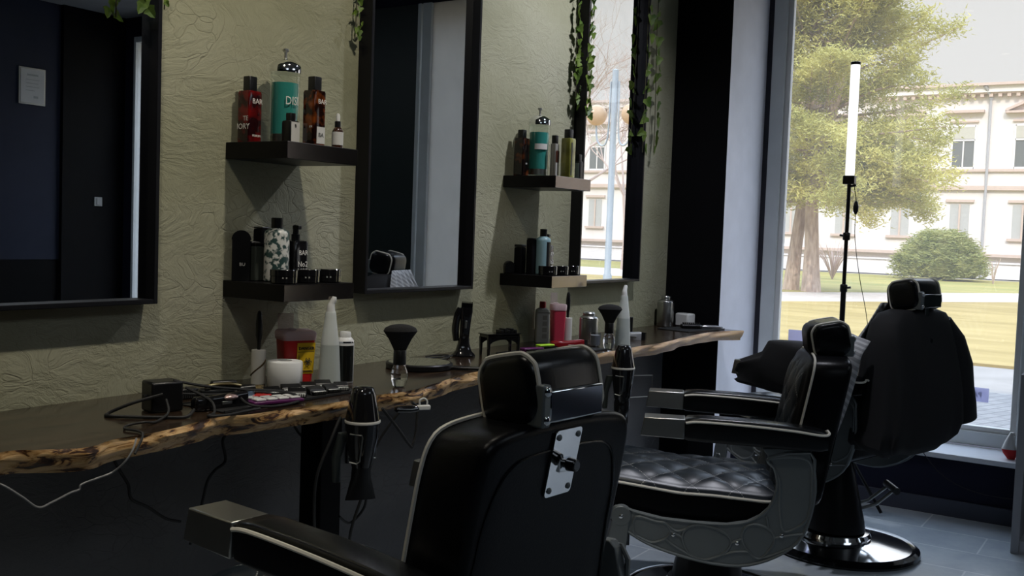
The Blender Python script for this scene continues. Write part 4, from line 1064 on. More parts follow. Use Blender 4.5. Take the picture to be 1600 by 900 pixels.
MB().lathe([(.0205, .004), (.0205, .073), (.018, .073), (.018, .004), (.0205, .004)], 24).build('cardboard_core', mat('cardboard', (.20, .16, .11), .9), t)
# sharps bin
LIDM = translucent('cloudy_lid_plastic', (.85, .74, .74), .35, .22)
LIDF = translucent('clear_flap_plastic', (.85, .80, .80), .3, .75)
YEL = mat('yellow_label', (.80, .52, .02), .5)
def sharps(x, y, rz, label, w=.102, h=.158, lab=True, col=REDP):
    t = thing('sharps_bin', label, 'sharps bin', (x, y, ZT), rz, 'red sharps bins on the counter')
    r = round_rect(w*.86, w*.80, .012, 4); r2 = round_rect(w, w*.92, .014, 4)
    MB().loft([[(a, c, 0) for a, c in r], [(a*(1+.16*.97), c*(1+.15*.97), h-.02) for a, c in r]]).build('tub', col, t, smooth=40)
    MB().loft([[(a*1.05, c*1.05, h-.028) for a, c in r2], [(a*1.08, c*1.08, h-.006) for a, c in r2], [(a*1.0, c*1.0, h) for a, c in r2]]).build('lid', LIDM, t, smooth=40)
    MB().box(-w*.45, w*.05, w*.36, w*.39, h-.004, h+.050).build('lid_flap', LIDF, t, bevel=.002)
    MB().lathe([(.012, h), (.014, h+.004), (.010, h+.006)], 18, (-.012, 0, 0)).build('lid_plug', LIDM, t)
    if lab:
        yb = -w*.92/2-.0015
        b = MB(); b.loft([[(-.012, yb+.006, .028), (.044, yb+.006, .028), (.044, yb+.006, .0275), (-.012, yb+.006, .0275)], [(-.010, yb-.002, .122), (.047, yb-.002, .122), (.047, yb-.001, .122), (-.010, yb-.001, .122)]])
        pl = MB(); pl.loft([[(-.012, yb+.0055, .028), (.044, yb+.0055, .028), (.044, yb+.0075, .028), (-.012, yb+.0075, .028)], [(-.010, yb-.0028, .125), (.047, yb-.0028, .125), (.047, yb-.0005, .125), (-.010, yb-.0005, .125)]]).build('yellow_label', YEL, t, smooth=0)
        text('DANGER', .0125, (.0185, yb-.0030, .108), None, BINK, t, bold=.0004)
        b = MB(); cx_, cz_, yy = .024, .066, yb-.0006
        for k in range(3):
            a = PI/2+k*2*PI/3; b.tube([(cx_+.0065*math.cos(a)+.0065*math.cos(u_), yy, cz_+.0065*math.sin(a)+.0065*math.sin(u_)) for u_ in [a+.6+(2*PI-1.2)*j/12 for j in range(13)]], .0011, 4, smooth=False)
        b.tube([(cx_+.006*math.cos(a), yy, cz_+.006*math.sin(a)) for a in [2*PI*j/16 for j in range(16)]], .0009, 4, smooth=False, closed=True); b.build('biohazard_symbol', BINK, t)
        text('BIOHAZARD', .007, (-.004, yb+.0008, .066), Matrix.Rotation(-PI/2, 4, 'Y'), BINK, t); MB().box(-.008, .044, yb-.0005, yb+.004, .096, .0975).box(.008, .040, yb+.002, yb+.006, .036, .038).build('label_rule', BINK, t, smooth=0)
    return t
sharps(2.288, 2.290, math.radians(-26), 'red sharps bin with yellow DANGER label and cloudy lid on the near counter', .102, .160)
sharps(4.000, 2.350, math.radians(-40), 'plain red tub with cloudy lid behind the red-capped can', .066, .170, False, mat('pinkish_red_plastic', (.55, .045, .08), .35))
# nozzle bottles
NOZ = translucent('milky_plastic', (.88, .91, .88), .40, .03, .35); NOZL = translucent('milky_plastic_with_liquid', (.66, .71, .68), .35, .02, .3)
def nozzle_bottle(x, y, label, k=1., rz=0):
    t = thing('nozzle_bottle', label, 'squeeze bottle', (x, y, ZT), rz, 'tall milky nozzle bottles on the counter')
    sc = .0355*k
    MB().lathe([(sc*.94, 0), (sc, .003), (sc*.80, .125)], 32).build('filled_body', NOZL, t)
    MB().lathe([(sc*.80, .125), (sc*.50, .205), (sc*.47, .212)], 32).build('bottle_body', NOZ, t)
    MB().lathe([(sc*.50, .206), (sc*.46, .220), (sc*.42, .226)], 24).build('screw_collar', NOZ, t)
    MB().tube([(0, 0, .224), (.0, 0, .240), (.003, 0, .252), (.008, 0, .263), (.010, 0, .272)], [sc*.40, sc*.34, sc*.27, sc*.25, sc*.17], 16).build('nozzle_tip', WHITEP, t)
nozzle_bottle(2.310, 2.165, 'tall milky nozzle bottle with bent tip beside the red sharps bin', rz=A1)
nozzle_bottle(4.066, 2.050, 'tall milky nozzle bottle beside the farther duster brush', 1.0)
def canister(x, y, r, h, label, m_, rz=0, neck=.6, capm=None):
    t = thing('metal_canister', label, 'canister', (x, y, ZT), rz)
    MB().lathe([(r*.94, 0), (r, .003), (r, h*.80), (r*.97, h*.83), (r*neck*1.15, h*.885), (r*neck, h*.895)], 40).build('canister_body', m_, t, smooth=50)
    MB().lathe([(r*neck*1.02, h*.89), (r*neck*1.05, h*.96), (r*neck*.9, h), (.002, h)], 30).build('canister_lid', capm or STEEL, t)
    MB().lathe([(r*1.015, h*.79), (r*1.02, h*.805), (r*1.0, h*.82)], 40).build('rim_band', CHROME, t)
    return t
t = canister(2.378, 2.165, .0285, .160, 'white and dark metal canister behind the near nozzle bottle', WHITEP, A1, .62, WHITEP)
arc_label(t, .0285, .006, .118, -60, 62, mat('dark_steel_band', (.06, .065, .06), .2, .9), 'dark_band')
canister(4.030, 2.205, .043, .142, 'squat brushed metal canister in front of the far red tub', STEEL, 0, .62)
canister(5.180, 2.355, .046, .168, 'tall brushed metal canister at the far end of the counter', STEEL, 0, .55)
t = thing('spray_can', 'white printed can with red cap on the far half of the counter', 'spray can', (3.900, 2.372, ZT), math.radians(-50))
r = round_rect(.062, .050, .010, 4)
MB().loft([[(a*k, c*k, z) for a, c in r] for k, z in ((.97, 0), (1, .004), (1, .138), (.9, .148), (.5, .155))]).build('can_body', CREAM, t)
MB().lathe([(.013, .152), (.0145, .156), (.0145, .180), (.012, .184)], 20).build('cap', REDP, t)
b = MB()
for z in (.03, .058, .086, .112): b.box(-.002, .018, -.0262, -.0251, z-.010, z+.010)
b.box(-.031, .031, -.0262, -.0251, .132, .1375); b.build('printed_blocks', mat('beige_print', (.48, .45, .38), .6), t, smooth=0)
# neck dusters
ACRG = mat('solid_acrylic', (.95, .96, .98), .02, trans=1., ior=1.47)
ACR = thin_glass('clear_acrylic', (.86, .88, .92), .16)
def duster(x, y, label, rz):
    t = thing('neck_duster', label, 'brush', (x, y, ZT), rz, 'black neck dusters standing on the counter')
    MB().lathe([(.012, 0), (.020, .004), (.0265, .026), (.0265, .044), (.020, .062), (.018, .070)], 16).build('acrylic_handle', ACRG, t, smooth=15)
    MB().lathe([(.0195, .069), (.0200, .072), (.0200, .112), (.019, .114)], 28).build('ferrule', BLACK, t)
    MB().lathe([(.019, .112), (.022, .120), (.036, .148), (.050, .168), (.0535, .173), (.048, .183), (.034, .190), (.015, .194), (.002, .195)], 40, sy=.62).build('bristles', mat('black_bristles', (.008, .008, .008), .9, bump=.8, bump_scale=400), t)
duster(2.435, 1.990, 'black fan-shaped neck duster on clear acrylic handle near the counter edge, nearer the camera', math.radians(-38))
duster(3.900, 2.032, 'black fan-shaped neck duster on clear acrylic handle beside the farther nozzle bottle', math.radians(-48))
# hand mirror
t = thing('hand_mirror', 'black round hand mirror lying face up behind the near duster', 'hand mirror', (2.820, 2.215, ZT), math.radians(-62))
MB().lathe([(.112, 0), (.118, .003), (.118, .018), (.113, .022), (.108, .022)], 56).build('mirror_rim', BLACK, t)
MB().lathe([(.108, .0205), (.108, .0225)], 56).build('mirror_glass', MIRROR, t)
MB().loft([[(.112, -.018, .001), (.112, .018, .001), (.112, .018, .013), (.112, -.018, .013)], [(.16, -.011, .001), (.16, .011, .001), (.16, .011, .012), (.16, -.011, .012)], [(.235, -.014, .001), (.235, .014, .001), (.235, .014, .013), (.235, -.014, .013)]]).build('handle', BLACK, t, bevel=.004)
# clipper standing on its charging stand
def clipper_body(t, M, cm, blade=CHROME, L_=.17):
    b = MB(); rings = []
    for z, w_, d_, y_ in ((0, .013, .012, .006), (.006, .019, .016, .005), (.05, .019, .015, .001), (.10, .021, .016, .0), (.135, .024, .015, -.003), (.150, .023, .011, -.006)):
        rings.append([M @ Vector((a, c+y_, z*L_/.17)) for a, c in round_rect(w_*2, d_*2, min(w_, d_)*.7, 4)])
    b.loft(rings); b.build('clipper_body', cm, t, smooth=50)
    b = MB(); z0 = .148*L_/.17
    b.box(-.022, .022, -.010, -.001, z0, z0+.020, M)
    for i in range(11): b.box(-.021+i*.004, -.019+i*.004, -.010, -.006, z0+.018, z0+.026, M)
    b.build('blade', blade, t, smooth=0)
    b = MB(); b.box(-.004, .004, -.019, -.013, .07, .10, M); b.build('switch', STEEL, t, bevel=.001)
t = thing('hair_clipper', 'black clipper upright in its charging stand behind the hand mirror', 'hair clipper', (3.215, 2.31, ZT), math.radians(-45))
MB().loft([[(a, c, z) for a, c in round_rect(w_, w_*.8, w_*.3, 4)] for w_, z in ((.092, 0), (.092, .006), (.062, .022), (.046, .050), (.044, .070))]).build('charging_stand', GLOSSBLACK, t)
clipper_body(t, Matrix.Translation((0, 0, .040)) @ Matrix.Rotation(.05, 4, 'Y'), GLOSSBLACK)
b = MB(); b.tube([(-.03, 0, .06), (-.034, 0, .11), (-.028, -.005, .16), (-.020, -.008, .19)], [.012, .015, .014, .009], 12); b.build('second_grip', GLOSSBLACK, t)
def cable(label, pts, r=.0028, m_=None, name='power_cable', cat='cable', n=8):
    P = [Vector(p) for p in pts]; o_ = P[0]
    o = MB().tube([p-o_ for p in P], r, 7, n=n).build(name, m_ or RUBBER); o.location = o_; tag(o, label, cat); return o
cable('black clipper cable looped on the counter by the clipper stand', [(3.16, 2.32, .895), (3.06, 2.34, .894), (2.93, 2.37, .894), (2.90, 2.33, .894), (3.0, 2.29, .894), (3.10, 2.30, .894), (3.17, 2.35, .894), (3.12, 2.38, .894), (3.03, 2.35, .899)])
# guard rack
t = thing('clipper_guard_rack', 'black stepped rack on legs holding clipper guards', 'rack', (3.355, 2.235, ZT), math.radians(-22))
b = MB(); b.box(-.075, .075, -.032, .032, .072, .084); b.box(-.080, .080, -.036, .036, .084, .088); b.build('rack_top', GLOSSBLACK, t, bevel=.0015, smooth=0)
for sx_ in (-1, 1):
    for sy_ in (-1, 1): MB().loft([[(sx_*.070+a, sy_*.028+c, 0) for a, c in ((-.004, -.004), (.004, -.004), (.004, .004), (-.004, .004))], [(sx_*.070+a, sy_*.028+c, .074) for a, c in ((-.006, -.005), (.006, -.005), (.006, .005), (-.006, .005))]]).build('rack_leg', GLOSSBLACK, t, smooth=0)
b = MB()
for sy_ in (-.028, .028):
    q = [(-.066, .072), (-.066, .040)]+[(-.066+.066*(1-math.cos(a)), .040+.024*math.sin(a)) for a in [PI*k/10 for k in range(11)]]+[(.066, .072)]
    b.prism([(a, c) for a, c in q], 1, sy_-.002, sy_+.002)
b.build('arched_apron', GLOSSBLACK, t, smooth=0)
for i in range(5):
    x = .0+i*.016; MB().box(x-.007, x+.007, -.018, .02, .088, .100+.006*(i % 2)).build('guard_comb', BLACK, t, bevel=.002, smooth=0)
# small things in the far group
def tray(x, y, w, d_, rz, label, m_=None):
    t = thing('rubber_mat', label, 'mat', (x, y, ZT), rz); MB().box(-w/2, w/2, -d_/2, d_/2, 0, .004).build('mat_sheet', m_ or RUBBER, t, bevel=.0015, smooth=0)
    b = MB(); b.box(-w/2, w/2, -d_/2, -d_/2+.004, .004, .0065); b.box(-w/2, w/2, d_/2-.004, d_/2, .004, .0065); b.build('raised_rim', m_ or RUBBER, t, smooth=0); return t
tray(3.62, 2.14, .52, .20, math.radians(-4), 'black rubber mat under the red and green clipper parts')
tray(5.13, 2.175, .34, .20, math.radians(-12), 'black rubber mat at the far end of the counter under the hairbrush')
tray(2.03, 2.095, .52, .17, math.radians(-1), 'black rubber mat under the nearer row of clipper guards')
Z2 = ZT+.0047
t = thing('hair_clipper', 'red clipper lying on the far black mat', 'hair clipper', (3.72, 2.13, Z2), math.radians(-28))
M = Matrix.Translation((-.08, 0, .017)) @ Matrix.Rotation(PI/2, 4, 'Y'); clipper_body(t, M, mat('dark_red_plastic', (.22, .008, .012), .2, coat=.4))
t = thing('clipper_comb', 'neon green clipper comb on the far black mat', 'comb', (3.60, 2.17, Z2), math.radians(-20))
NEON = mat('neon_green_plastic', (.42, .75, .03), .4); MB().box(-.04, .04, -.015, .015, .018, .026).box(-.04, -.03, -.015, .015, 0, .018).box(.03, .04, -.015, .015, 0, .018).build('comb_spine', NEON, t, bevel=.003)
b = MB()
for i in range(13): b.box(-.037+i*.006, -.034+i*.006, -.035, -.014, .004, .020)
b.build('teeth', BLACK, t, smooth=0)
t = thing('clipper_comb', 'dark purple clipper comb beside the neon green one', 'comb', (3.48, 2.16, Z2), math.radians(-20))
PUR = mat('purple_plastic', (.10, .012, .09), .35); MB().box(-.05, .05, -.018, .018, .012, .022).box(-.05, -.04, -.018, .018, 0, .012).box(.04, .05, -.018, .018, 0, .012).build('comb_spine', PUR, t, bevel=.003)
b = MB()
for i in range(15): b.box(-.045+i*.006, -.042+i*.006, -.045, -.017, .002, .018)
b.build('teeth', BLACK, t, smooth=0)
t = thing('acrylic_block', 'small clear grey acrylic cup behind the farther duster', 'cup', (3.95, 2.125, ZT), math.radians(-40))
MB().lathe([(.020, 0), (.024, .003), (.026, .060), (.0235, .060), (.0215, .006)], 24).build('cup_wall', ACR, t); MB().lathe([(.018, .006), (.021, .050)], 20).build('grey_powder', mat('grey_powder', (.35, .36, .36), .9), t)
t = thing('trimmer', 'silver trimmer lying behind the farther nozzle bottle', 'trimmer', (4.36, 2.16, ZT), math.radians(-62))
M = Matrix.Translation((-.07, 0, .014)) @ Matrix.Rotation(PI/2, 4, 'Y'); clipper_body(t, M, mat('silver_plastic', (.45, .47, .50), .3, .4), BLACK, .14)
t = thing('card_holder', 'small upright black card holder behind the farther nozzle bottle', 'card holder', (4.45, 2.215, ZT), math.radians(-60))
MB().box(-.022, .022, -.012, .012, 0, .010).box(-.022, .022, .004, .012, 0, .098).build('holder', BLACK, t, bevel=.003)
t = thing('tissue_box', 'small white box against the dark column at the counter end', 'box', (5.258, 2.27, ZT), math.radians(-14))
MB().box(-.035, .035, -.045, .045, 0, .075).build('box_body', WHITEP, t, bevel=.009); MB().box(-.018, .018, -.030, .030, .075, .0765).build('slot', GREYP, t, smooth=0)
t = thing('hairbrush', 'black hairbrush with silver handle lying at the far end of the counter', 'hairbrush', (5.14, 2.165, Z2+.002), math.radians(-57))
MB().loft([[(x, c*w_, .010+(d_*h_)) for c, d_ in round_rect(.05, .022, .009, 4)] for x, w_, h_ in ((-.075, .5, .6), (-.065, .9, 1), (-.02, 1, 1), (.03, .95, 1), (.042, .5, .6))]).build('brush_head', BLACK, t)
b = MB()
for i in range(9):
    for j in range(4): b.box(-.06+i*.011, -.058+i*.011, -.018+j*.012, -.016+j*.012, .018, .030)
b.build('bristles', BLACK, t, smooth=0)
MB().tube([(.04, 0, .010), (.07, 0, .010), (.12, 0, .010), (.155, 0, .009)], [.006, .009, .008, .005], 12).build('handle', mat('silver_handle', (.6, .6, .63), .25, .8), t)
# near group: clipper guards in a row, accessory case, red comb, clippers, power bricks
def guard(x, y, rz, label, w_=.046, pale=True):
    t = thing('clipper_guard', label, 'clipper guard', (x, y, Z2), rz, 'clipper guards lying on the near mat')
    MB().loft([[(-w_/2, -.018, 0), (w_/2, -.018, 0), (w_/2, .020, 0), (-w_/2, .020, 0)], [(-w_/2, -.010, .014), (w_/2, -.010, .014), (w_/2, .018, .022), (-w_/2, .018, .022)]]).build('guard_shell', BLACK, t, bevel=.002, smooth=0)
    b = MB()
    for i in range(8): b.box(-w_/2+.002+i*w_/8, -w_/2+.004+i*w_/8, -.030, -.014, .001, .010)
    b.build('guard_teeth', BLACK, t, smooth=0)
    if pale: MB().box(-w_*.42, w_*.42, -.0235, -.0165, .001, .0105).build('metal_clip', mat('pale_clip', (.74, .75, .72), .35), t, bevel=.001)
gp = [(2.035, 2.130, 5, .060), (2.110, 2.125, -3, .056), (2.175, 2.120, -6, .046), (2.235, 2.118, -4, .048), (2.070, 2.060, -10, .050), (2.135, 2.052, 16, .050), (2.195, 2.050, 10, .040), (2.245, 2.055, -6, .040)]
nm = ['first guard from the left in the rear row of the near mat', 'second guard from the left in the rear row of the near mat', 'third guard from the left in the rear row of the near mat', 'last guard at the right of the rear row of the near mat',
      'first guard from the left in the front row of the near mat', 'second guard from the left in the front row, turned slightly', 'third guard from the left in the front row of the near mat', 'last guard at the right of the front row by the hanging dryer']
for (x, y, a, w_), l in zip(gp, nm): guard(x, y, math.radians(a-30), 'black clipper guard, '+l, w_)
t = thing('blade_case', 'purple tray of white clipper combs at the front edge of the near counter', 'tray', (1.955, 2.030, Z2), math.radians(-16))
MB().box(-.075, .075, -.030, .030, 0, .010).build('tray_base', PUR, t, bevel=.003)
for i in range(4):
    for j in range(2): MB().box(-.066+i*.034, -.037+i*.034, -.026+j*.028, -.002+j*.028, .0102, .016).build('white_comb', WHITEP, t, bevel=.002, smooth=0)
t = thing('styling_comb', 'flat red and black comb behind the purple tray', 'comb', (1.990, 2.090, Z2+.003), math.radians(-22))
MB().box(-.075, .005, -.010, .010, 0, .010).build('red_grip', REDP, t, bevel=.002); b = MB(); b.box(.005, .075, .004, .010, 0, .009)
for i in range(16): b.box(.007+i*.0042, .009+i*.0042, -.010, .004, 0, .007)
b.build('teeth', BLACK, t, smooth=0)
t = thing('hair_clipper', 'black clipper with pinkish metal plate lying among cables', 'hair clipper', (1.80, 2.075, ZT), math.radians(-8))
M = Matrix.Translation((-.07, 0, .018)) @ Matrix.Rotation(PI/2, 4, 'Y'); clipper_body(t, M, GLOSSBLACK); MB().ball((.03, -.006, .030), .018, 14, 8, sx=1.4, sz=.5).build('metal_plate', mat('rose_metal', (.42, .30, .28), .3, .7), t)
t = thing('hair_clipper', 'black and gold clipper lying at the back of the cable tangle', 'hair clipper', (1.90, 2.150, ZT), math.radians(-25))
M = Matrix.Translation((-.08, 0, .020)) @ Matrix.Rotation(PI/2, 4, 'Y'); clipper_body(t, M, BLACK, mat('gold_metal', (.65, .50, .25), .25, 1)); MB().tube([(-.07, -.012, .044), (-.04, -.014, .050), (0, -.014, .050), (.03, -.012, .044)], .004, 8).build('gold_trim', MATS['gold_metal'], t); MB().box(-.05, .02, -.012, .012, .036, .058).build('motor_cover', BLACK, t, bevel=.006)
t = thing('power_adapter', 'square black power adapter standing on the near counter', 'power adapter', (1.690, 2.160, ZT), math.radians(-14))
MB().box(-.042, .042, -.034, .034, 0, .078).build('adapter_case', BLACK, t, bevel=.006); MB().box(-.05, -.041, -.008, .008, .03, .045).build('strain_relief', RUBBER, t, bevel=.002)
t = thing('charger_box', 'low ribbed black charger box behind the cables', 'charger', (1.850, 2.270, ZT), math.radians(-12))
MB().box(-.032, .032, -.022, .022, 0, .028).build('charger_case', BLACK, t, bevel=.003); b = MB()
for i in range(10): b.box(-.029+i*.006, -.026+i*.006, -.0235, -.021, .003, .025)
b.build('rib_grille', RUBBER, t, smooth=0)
zc = .8945
cable('black cable looping left of the power adapter', [(1.66, 2.12, .94), (1.60, 2.16, .92), (1.56, 2.20, zc), (1.545, 2.16, zc), (1.62, 2.06, zc), (1.66, 2.03, zc), (1.70, 2.05, zc+.01)], .0042)
cable('black twisted cable running from the adapter over the counter edge', [(1.655, 2.10, .93), (1.63, 2.06, .905), (1.57, 2.03, zc), (1.53, 2.02, zc+.006), (1.50, 2.04, zc), (1.47, 2.01, zc), (1.475, 1.97, zc), (1.455, 1.925, .893), (1.42, 1.905, .86)], .003)
cable('thin grey cable sagging below the near counter edge', [(1.431, 1.915, .892), (1.412, 1.902, .871), (1.396, 1.905, .848), (1.382, 1.93, .822), (1.341, 1.93, .815), (1.306, 1.93, .809), (1.301, 1.93, .799), (1.28, 1.93, .796), (1.237, 1.93, .784), (1.208, 1.93, .780), (1.18, 1.94, .805), (1.153, 1.96, .83), (1.142, 1.98, .836)], .0022, mat('grey_cable', (.22, .22, .22), .35))
cable('black cable arched across the near clippers', [(1.70, 2.13, .970), (1.78, 2.10, .950), (1.88, 2.06, .935), (1.97, 2.02, .925), (2.02, 2.0, .905), (1.99, 1.985, .897), (1.90, 1.985, .896), (1.85, 2.02, .905), (1.87, 2.09, .93)], .0036)
cable('black cable snaking in front of the adapter', [(1.73, 2.12, .95), (1.76, 2.06, .92), (1.74, 2.02, .897), (1.70, 1.995, .896), (1.74, 1.975, .896), (1.80, 1.98, .896), (1.86, 1.985, .896)], .0036)
cable('black cable lying behind the near clippers', [(1.72, 2.18, .93), (1.79, 2.17, .92), (1.86, 2.14, .915), (1.96, 2.10, .915), (2.02, 2.07, .90), (1.98, 2.05, .898)], .003)
# cables under the counter, near the wall
def wallc(label, pts, r=.0042): return cable(label, pts, r)
wallc('black cable dropping below the counter, left of the counter leg', [(1.945, 2.20, .836), (1.938, 2.2, .79), (1.926, 2.2, .767), (1.937, 2.2, .711), (1.900, 2.2, .690), (1.876, 2.2, .665), (1.862, 2.2, .620), (1.845, 2.2, .56), (1.82, 2.2, .50)])
wallc('black cable sagging on the dark wall left of the nearest chair armrest', [(1.69, 2.33, .836), (1.685, 2.34, .80), (1.68, 2.34, .74), (1.70, 2.34, .70), (1.725, 2.34, .66), (1.735, 2.34, .62), (1.79, 2.34, .585), (1.85, 2.34, .54), (1.90, 2.34, .52)])
wallc('black cable hanging beside the counter leg', [(2.235, 2.26, .836), (2.25, 2.26, .78), (2.29, 2.27, .73), (2.33, 2.27, .70)])
wallc('long black cable falling from the near hair dryer', [(2.20, 1.90, .80), (2.25, 1.93, .72), (2.23, 1.94, .62), (2.20, 1.96, .50), (2.24, 2.0, .40), (2.28, 2.04, .30), (2.27, 2.1, .12), (2.4, 2.2, .01)], .0045)
wallc('black cable looping left of the near hair dryer', [(2.06, 1.885, .86), (2.03, 1.89, .80), (2.00, 1.91, .70), (2.015, 1.93, .58), (2.07, 1.97, .47), (2.13, 2.0, .38), (2.16, 2.05, .20), (2.2, 2.15, .01)], .0045)
wallc('black looped cable under the hanging trimmer', [(2.24, 1.89, .86), (2.30, 1.885, .80), (2.36, 1.88, .735), (2.375, 1.88, .735), (2.395, 1.885, .78), (2.40, 1.89, .84), (2.375, 1.89, .862)], .0045)
wallc('black cable crossing behind the near hair dryer', [(2.36, 1.90, .856), (2.33, 1.93, .80), (2.31, 1.96, .74), (2.29, 1.99, .66), (2.34, 2.03, .60), (2.36, 2.05, .52), (2.33, 2.08, .47), (2.28, 2.08, .50)], .0042)
wallc('black cable falling from the far hair dryer', [(3.84, 1.92, .80), (3.86, 1.94, .70), (3.88, 1.96, .60), (3.93, 1.99, .54), (3.90, 2.03, .46), (3.82, 2.08, .36), (3.80, 2.12, .2), (3.85, 2.15, .01)], .0045)
wallc('second black cable beside the far hair dryer', [(3.93, 1.935, .86), (3.95, 1.95, .74), (3.98, 1.97, .62), (4.02, 2.0, .52), (4.0, 2.1, .3), (4.05, 2.2, .01)], .0045)

# ------------------------------------------------------------------ dryers hung on the counter edge
def dryer(x, y, z, rz, label, conc=True, k=1.):
    t = thing('hair_dryer', label, 'hair dryer', (x, y, z), rz, 'black hair dryers hanging from the counter edge')
    S = lambda pr: [(r_*k, z_*k) for r_, z_ in pr]
    MB().lathe(S([(.004, .104), (.022, .104), (.028, .101), (.034, .085), (.043, .040), (.048, .012)]), 40).build('rear_housing', GLOSSBLACK, t, smooth=50)
    MB().lathe(S([(.0485, .012), (.0500, .008), (.0490, .004)]), 40).build('pale_ring', CREAM, t)
    if conc:
        MB().lathe(S([(.048, .004), (.044, -.04), (.036, -.085), (.028, -.115), (.027, -.120)]), 40).build('barrel', GLOSSBLACK, t, smooth=50)
        b = MB(); rings = []
        for z_, a_, c_ in ((-.118, .026, .026), (-.15, .028, .022), (-.185, .037, .013), (-.212, .044, .008)):
            rings.append([(a_*k*math.cos(2*PI*j/32), c_*k*math.sin(2*PI*j/32), z_*k) for j in range(32)])
        b.loft(rings); b.build('concentrator', BLACK, t, smooth=50)
    else:
        MB().lathe(S([(.048, .004), (.044, -.04), (.038, -.085), (.034, -.120), (.030, -.125), (.033, -.14), (.032, -.17), (.024, -.20), (.010, -.212)]), 40).build('barrel', GLOSSBLACK, t, smooth=50)
    b = MB(); b.loft([[(a*k, c*k+.0, z_) for a, c in round_rect(w_, d_, .010, 4, cx_, cy_)] for z_, w_, d_, cx_, cy_ in ((-.03*k, .03, .03, -.045, .030), (-.10*k, .026, .03, -.062, .040), (-.17*k, .022, .028, -.060, .044))])
    b.build('handle', mat('dark_grey_plastic', (.04, .048, .045), .4), t, smooth=40)
    b = MB(); yy = -.040*k; b.tube([(-.040*k, yy+.015, -.022*k), (-.012*k, yy-.006, -.024*k), (-.010*k, yy-.006, -.030*k), (-.014*k, yy+.004, -.098*k), (-.022*k, yy+.006, -.104*k), (-.040*k, yy+.016, -.100*k)], .0022, 6, smooth=False); b.build('wire_clip', STEEL, t)
    return t
dryer(2.125, 1.862, .835, math.radians(-35), 'black hair dryer hanging nozzle down from the counter edge, nearer the camera')
dryer(3.745, 1.880, .832, math.radians(-45), 'black hair dryer hanging nozzle down behind the nearest chair headrest', False, .98)
def wire_holder(x, y, z, rz, label, k=1.):
    t = thing('dryer_holder', label, 'holder', (x, y, z), rz, 'wire dryer holders screwed under the counter edge'); t.scale = (k, k, k)
    b = MB(); b.tube([(0, .02, 0), (0, -.02, 0), (.0, -.055, -.01), (.10, -.055, -.01), (.10, -.055, -.10), (.0, -.05, -.105), (0, -.01, -.10), (0, .02, -.09)], .0028, 7, smooth=False); b.build('wire_loop', STEEL, t)
    b = MB(); b.box(-.006, .006, .0, .012, -.11, .012); b.build('mounting_strip', STEEL, t, bevel=.002)
    for z_ in (-.095, -.002): MB().ball((0, -.004, z_), .007, 10, 6).build('screw', CHROME, t)
wire_holder(3.92, 1.955, .800, math.radians(-40), 'bright wire holder beside the far hair dryer')
wire_holder(2.19, 1.965, .790, math.radians(-40), 'wire holder behind the near hair dryer', .7)
t = thing('hanging_trimmer', 'small black and white trimmer hanging on a white hook at the counter edge', 'trimmer', (2.335, 1.865, .850), math.radians(-38))
b = MB(); b.loft([[(x_, c*w_, d_*w_) for c, d_ in round_rect(.030, .022, .009, 4)] for x_, w_ in ((-.045, .5), (-.038, .9), (0, 1.0), (.020, .8), (.028, .5))]); b.build('trimmer_body', GLOSSBLACK, t)
MB().tube([(-.04, -.012, .003), (0, -.0165, .002), (.022, -.012, .004)], .0016, 6).build('chrome_line', CHROME, t)
MB().box(.022, .062, -.008, .008, -.004, .010).build('white_hook', WHITEP, t, bevel=.003); MB().tube([(.03, 0, .010), (.03, 0, .024), (.042, 0, .030), (.052, 0, .022), (.052, 0, .008)], .0028, 8).build('hook_loop', WHITEP, t)
# outlet cluster on the wall under the counter
t = thing('wall_socket', 'dark wall socket with plugs on the wall behind the near hair dryer', 'socket', (2.72, D-.001, .61))
MB().box(-.04, .04, -.012, 0, -.07, .07).build('socket_plate', BLACK, t, bevel=.003)
for z_ in (-.035, .03): MB().lathe([(.016, 0), (.018, .03), (.010, .045)], 16, M=Matrix.Translation((0, -.012, z_)) @ Matrix.Rotation(PI/2, 4, 'X')).build('plug', BLACK, t)

# ------------------------------------------------------------------ light stand by the window
t = thing('light_stand', 'black light stand with a tall white tube lamp in front of the window', 'floor lamp', (5.40, 1.45, 0))
b = MB(); b.cyl((0, 0, .16), (0, 0, 1.15), .014); b.build('lower_pole', BLACK, t)
b = MB(); b.cyl((0, 0, 1.10), (0, 0, 1.70), .010); b.build('upper_pole', BLACK, t)
for z_ in (1.15, 1.42): MB().lathe([(.016, -.02), (.019, -.015), (.019, .015), (.016, .02)], 16, (0, 0, z_)).build('clamp_collar', BLACK, t)
for z_, s_ in ((1.15, -1), (1.42, 1), (1.68, -1)): MB().tube([(0, 0, z_), (.004, -s_*-.035, z_+.006)], .006, 8, smooth=False).build('clamp_knob', BLACK, t)
for k in range(3):
    a = 2*PI*k/3+.4; MB().tube([(0, 0, .42), (math.cos(a)*.12, math.sin(a)*.12, .22), (math.cos(a)*.26, math.sin(a)*.26, .012)], .009, 8, smooth=False).build('leg', BLACK, t)
MB().box(-.022, .022, -.030, .030, 1.69, 1.735).build('tube_bracket', BLACK, t, bevel=.004)
MB().lathe([(.022, 1.735), (.0235, 1.745), (.0235, 2.300), (.022, 2.308)], 28).build('lamp_tube', mat('lamp_tube_glow', (.85, .85, .85), .4, emis=(1, .99, .97), estr=1.1), t)
MB().lathe([(.025, 2.305), (.025, 2.318), (.022, 2.320)], 24).build('tube_cap', BLACK, t)
b = MB(); b.tube([(0, -.022, 1.70), (.0, -.036, 1.63), (0, -.04, 1.60)], .0022, 6); b.tube([(0, -.04, 1.54), (0, -.045, 1.40), (0, -.08, 1.20), (0, -.12, 1.03), (0, -.16, .8)], .0018, 6); b.build('lamp_cord', RUBBER, t)
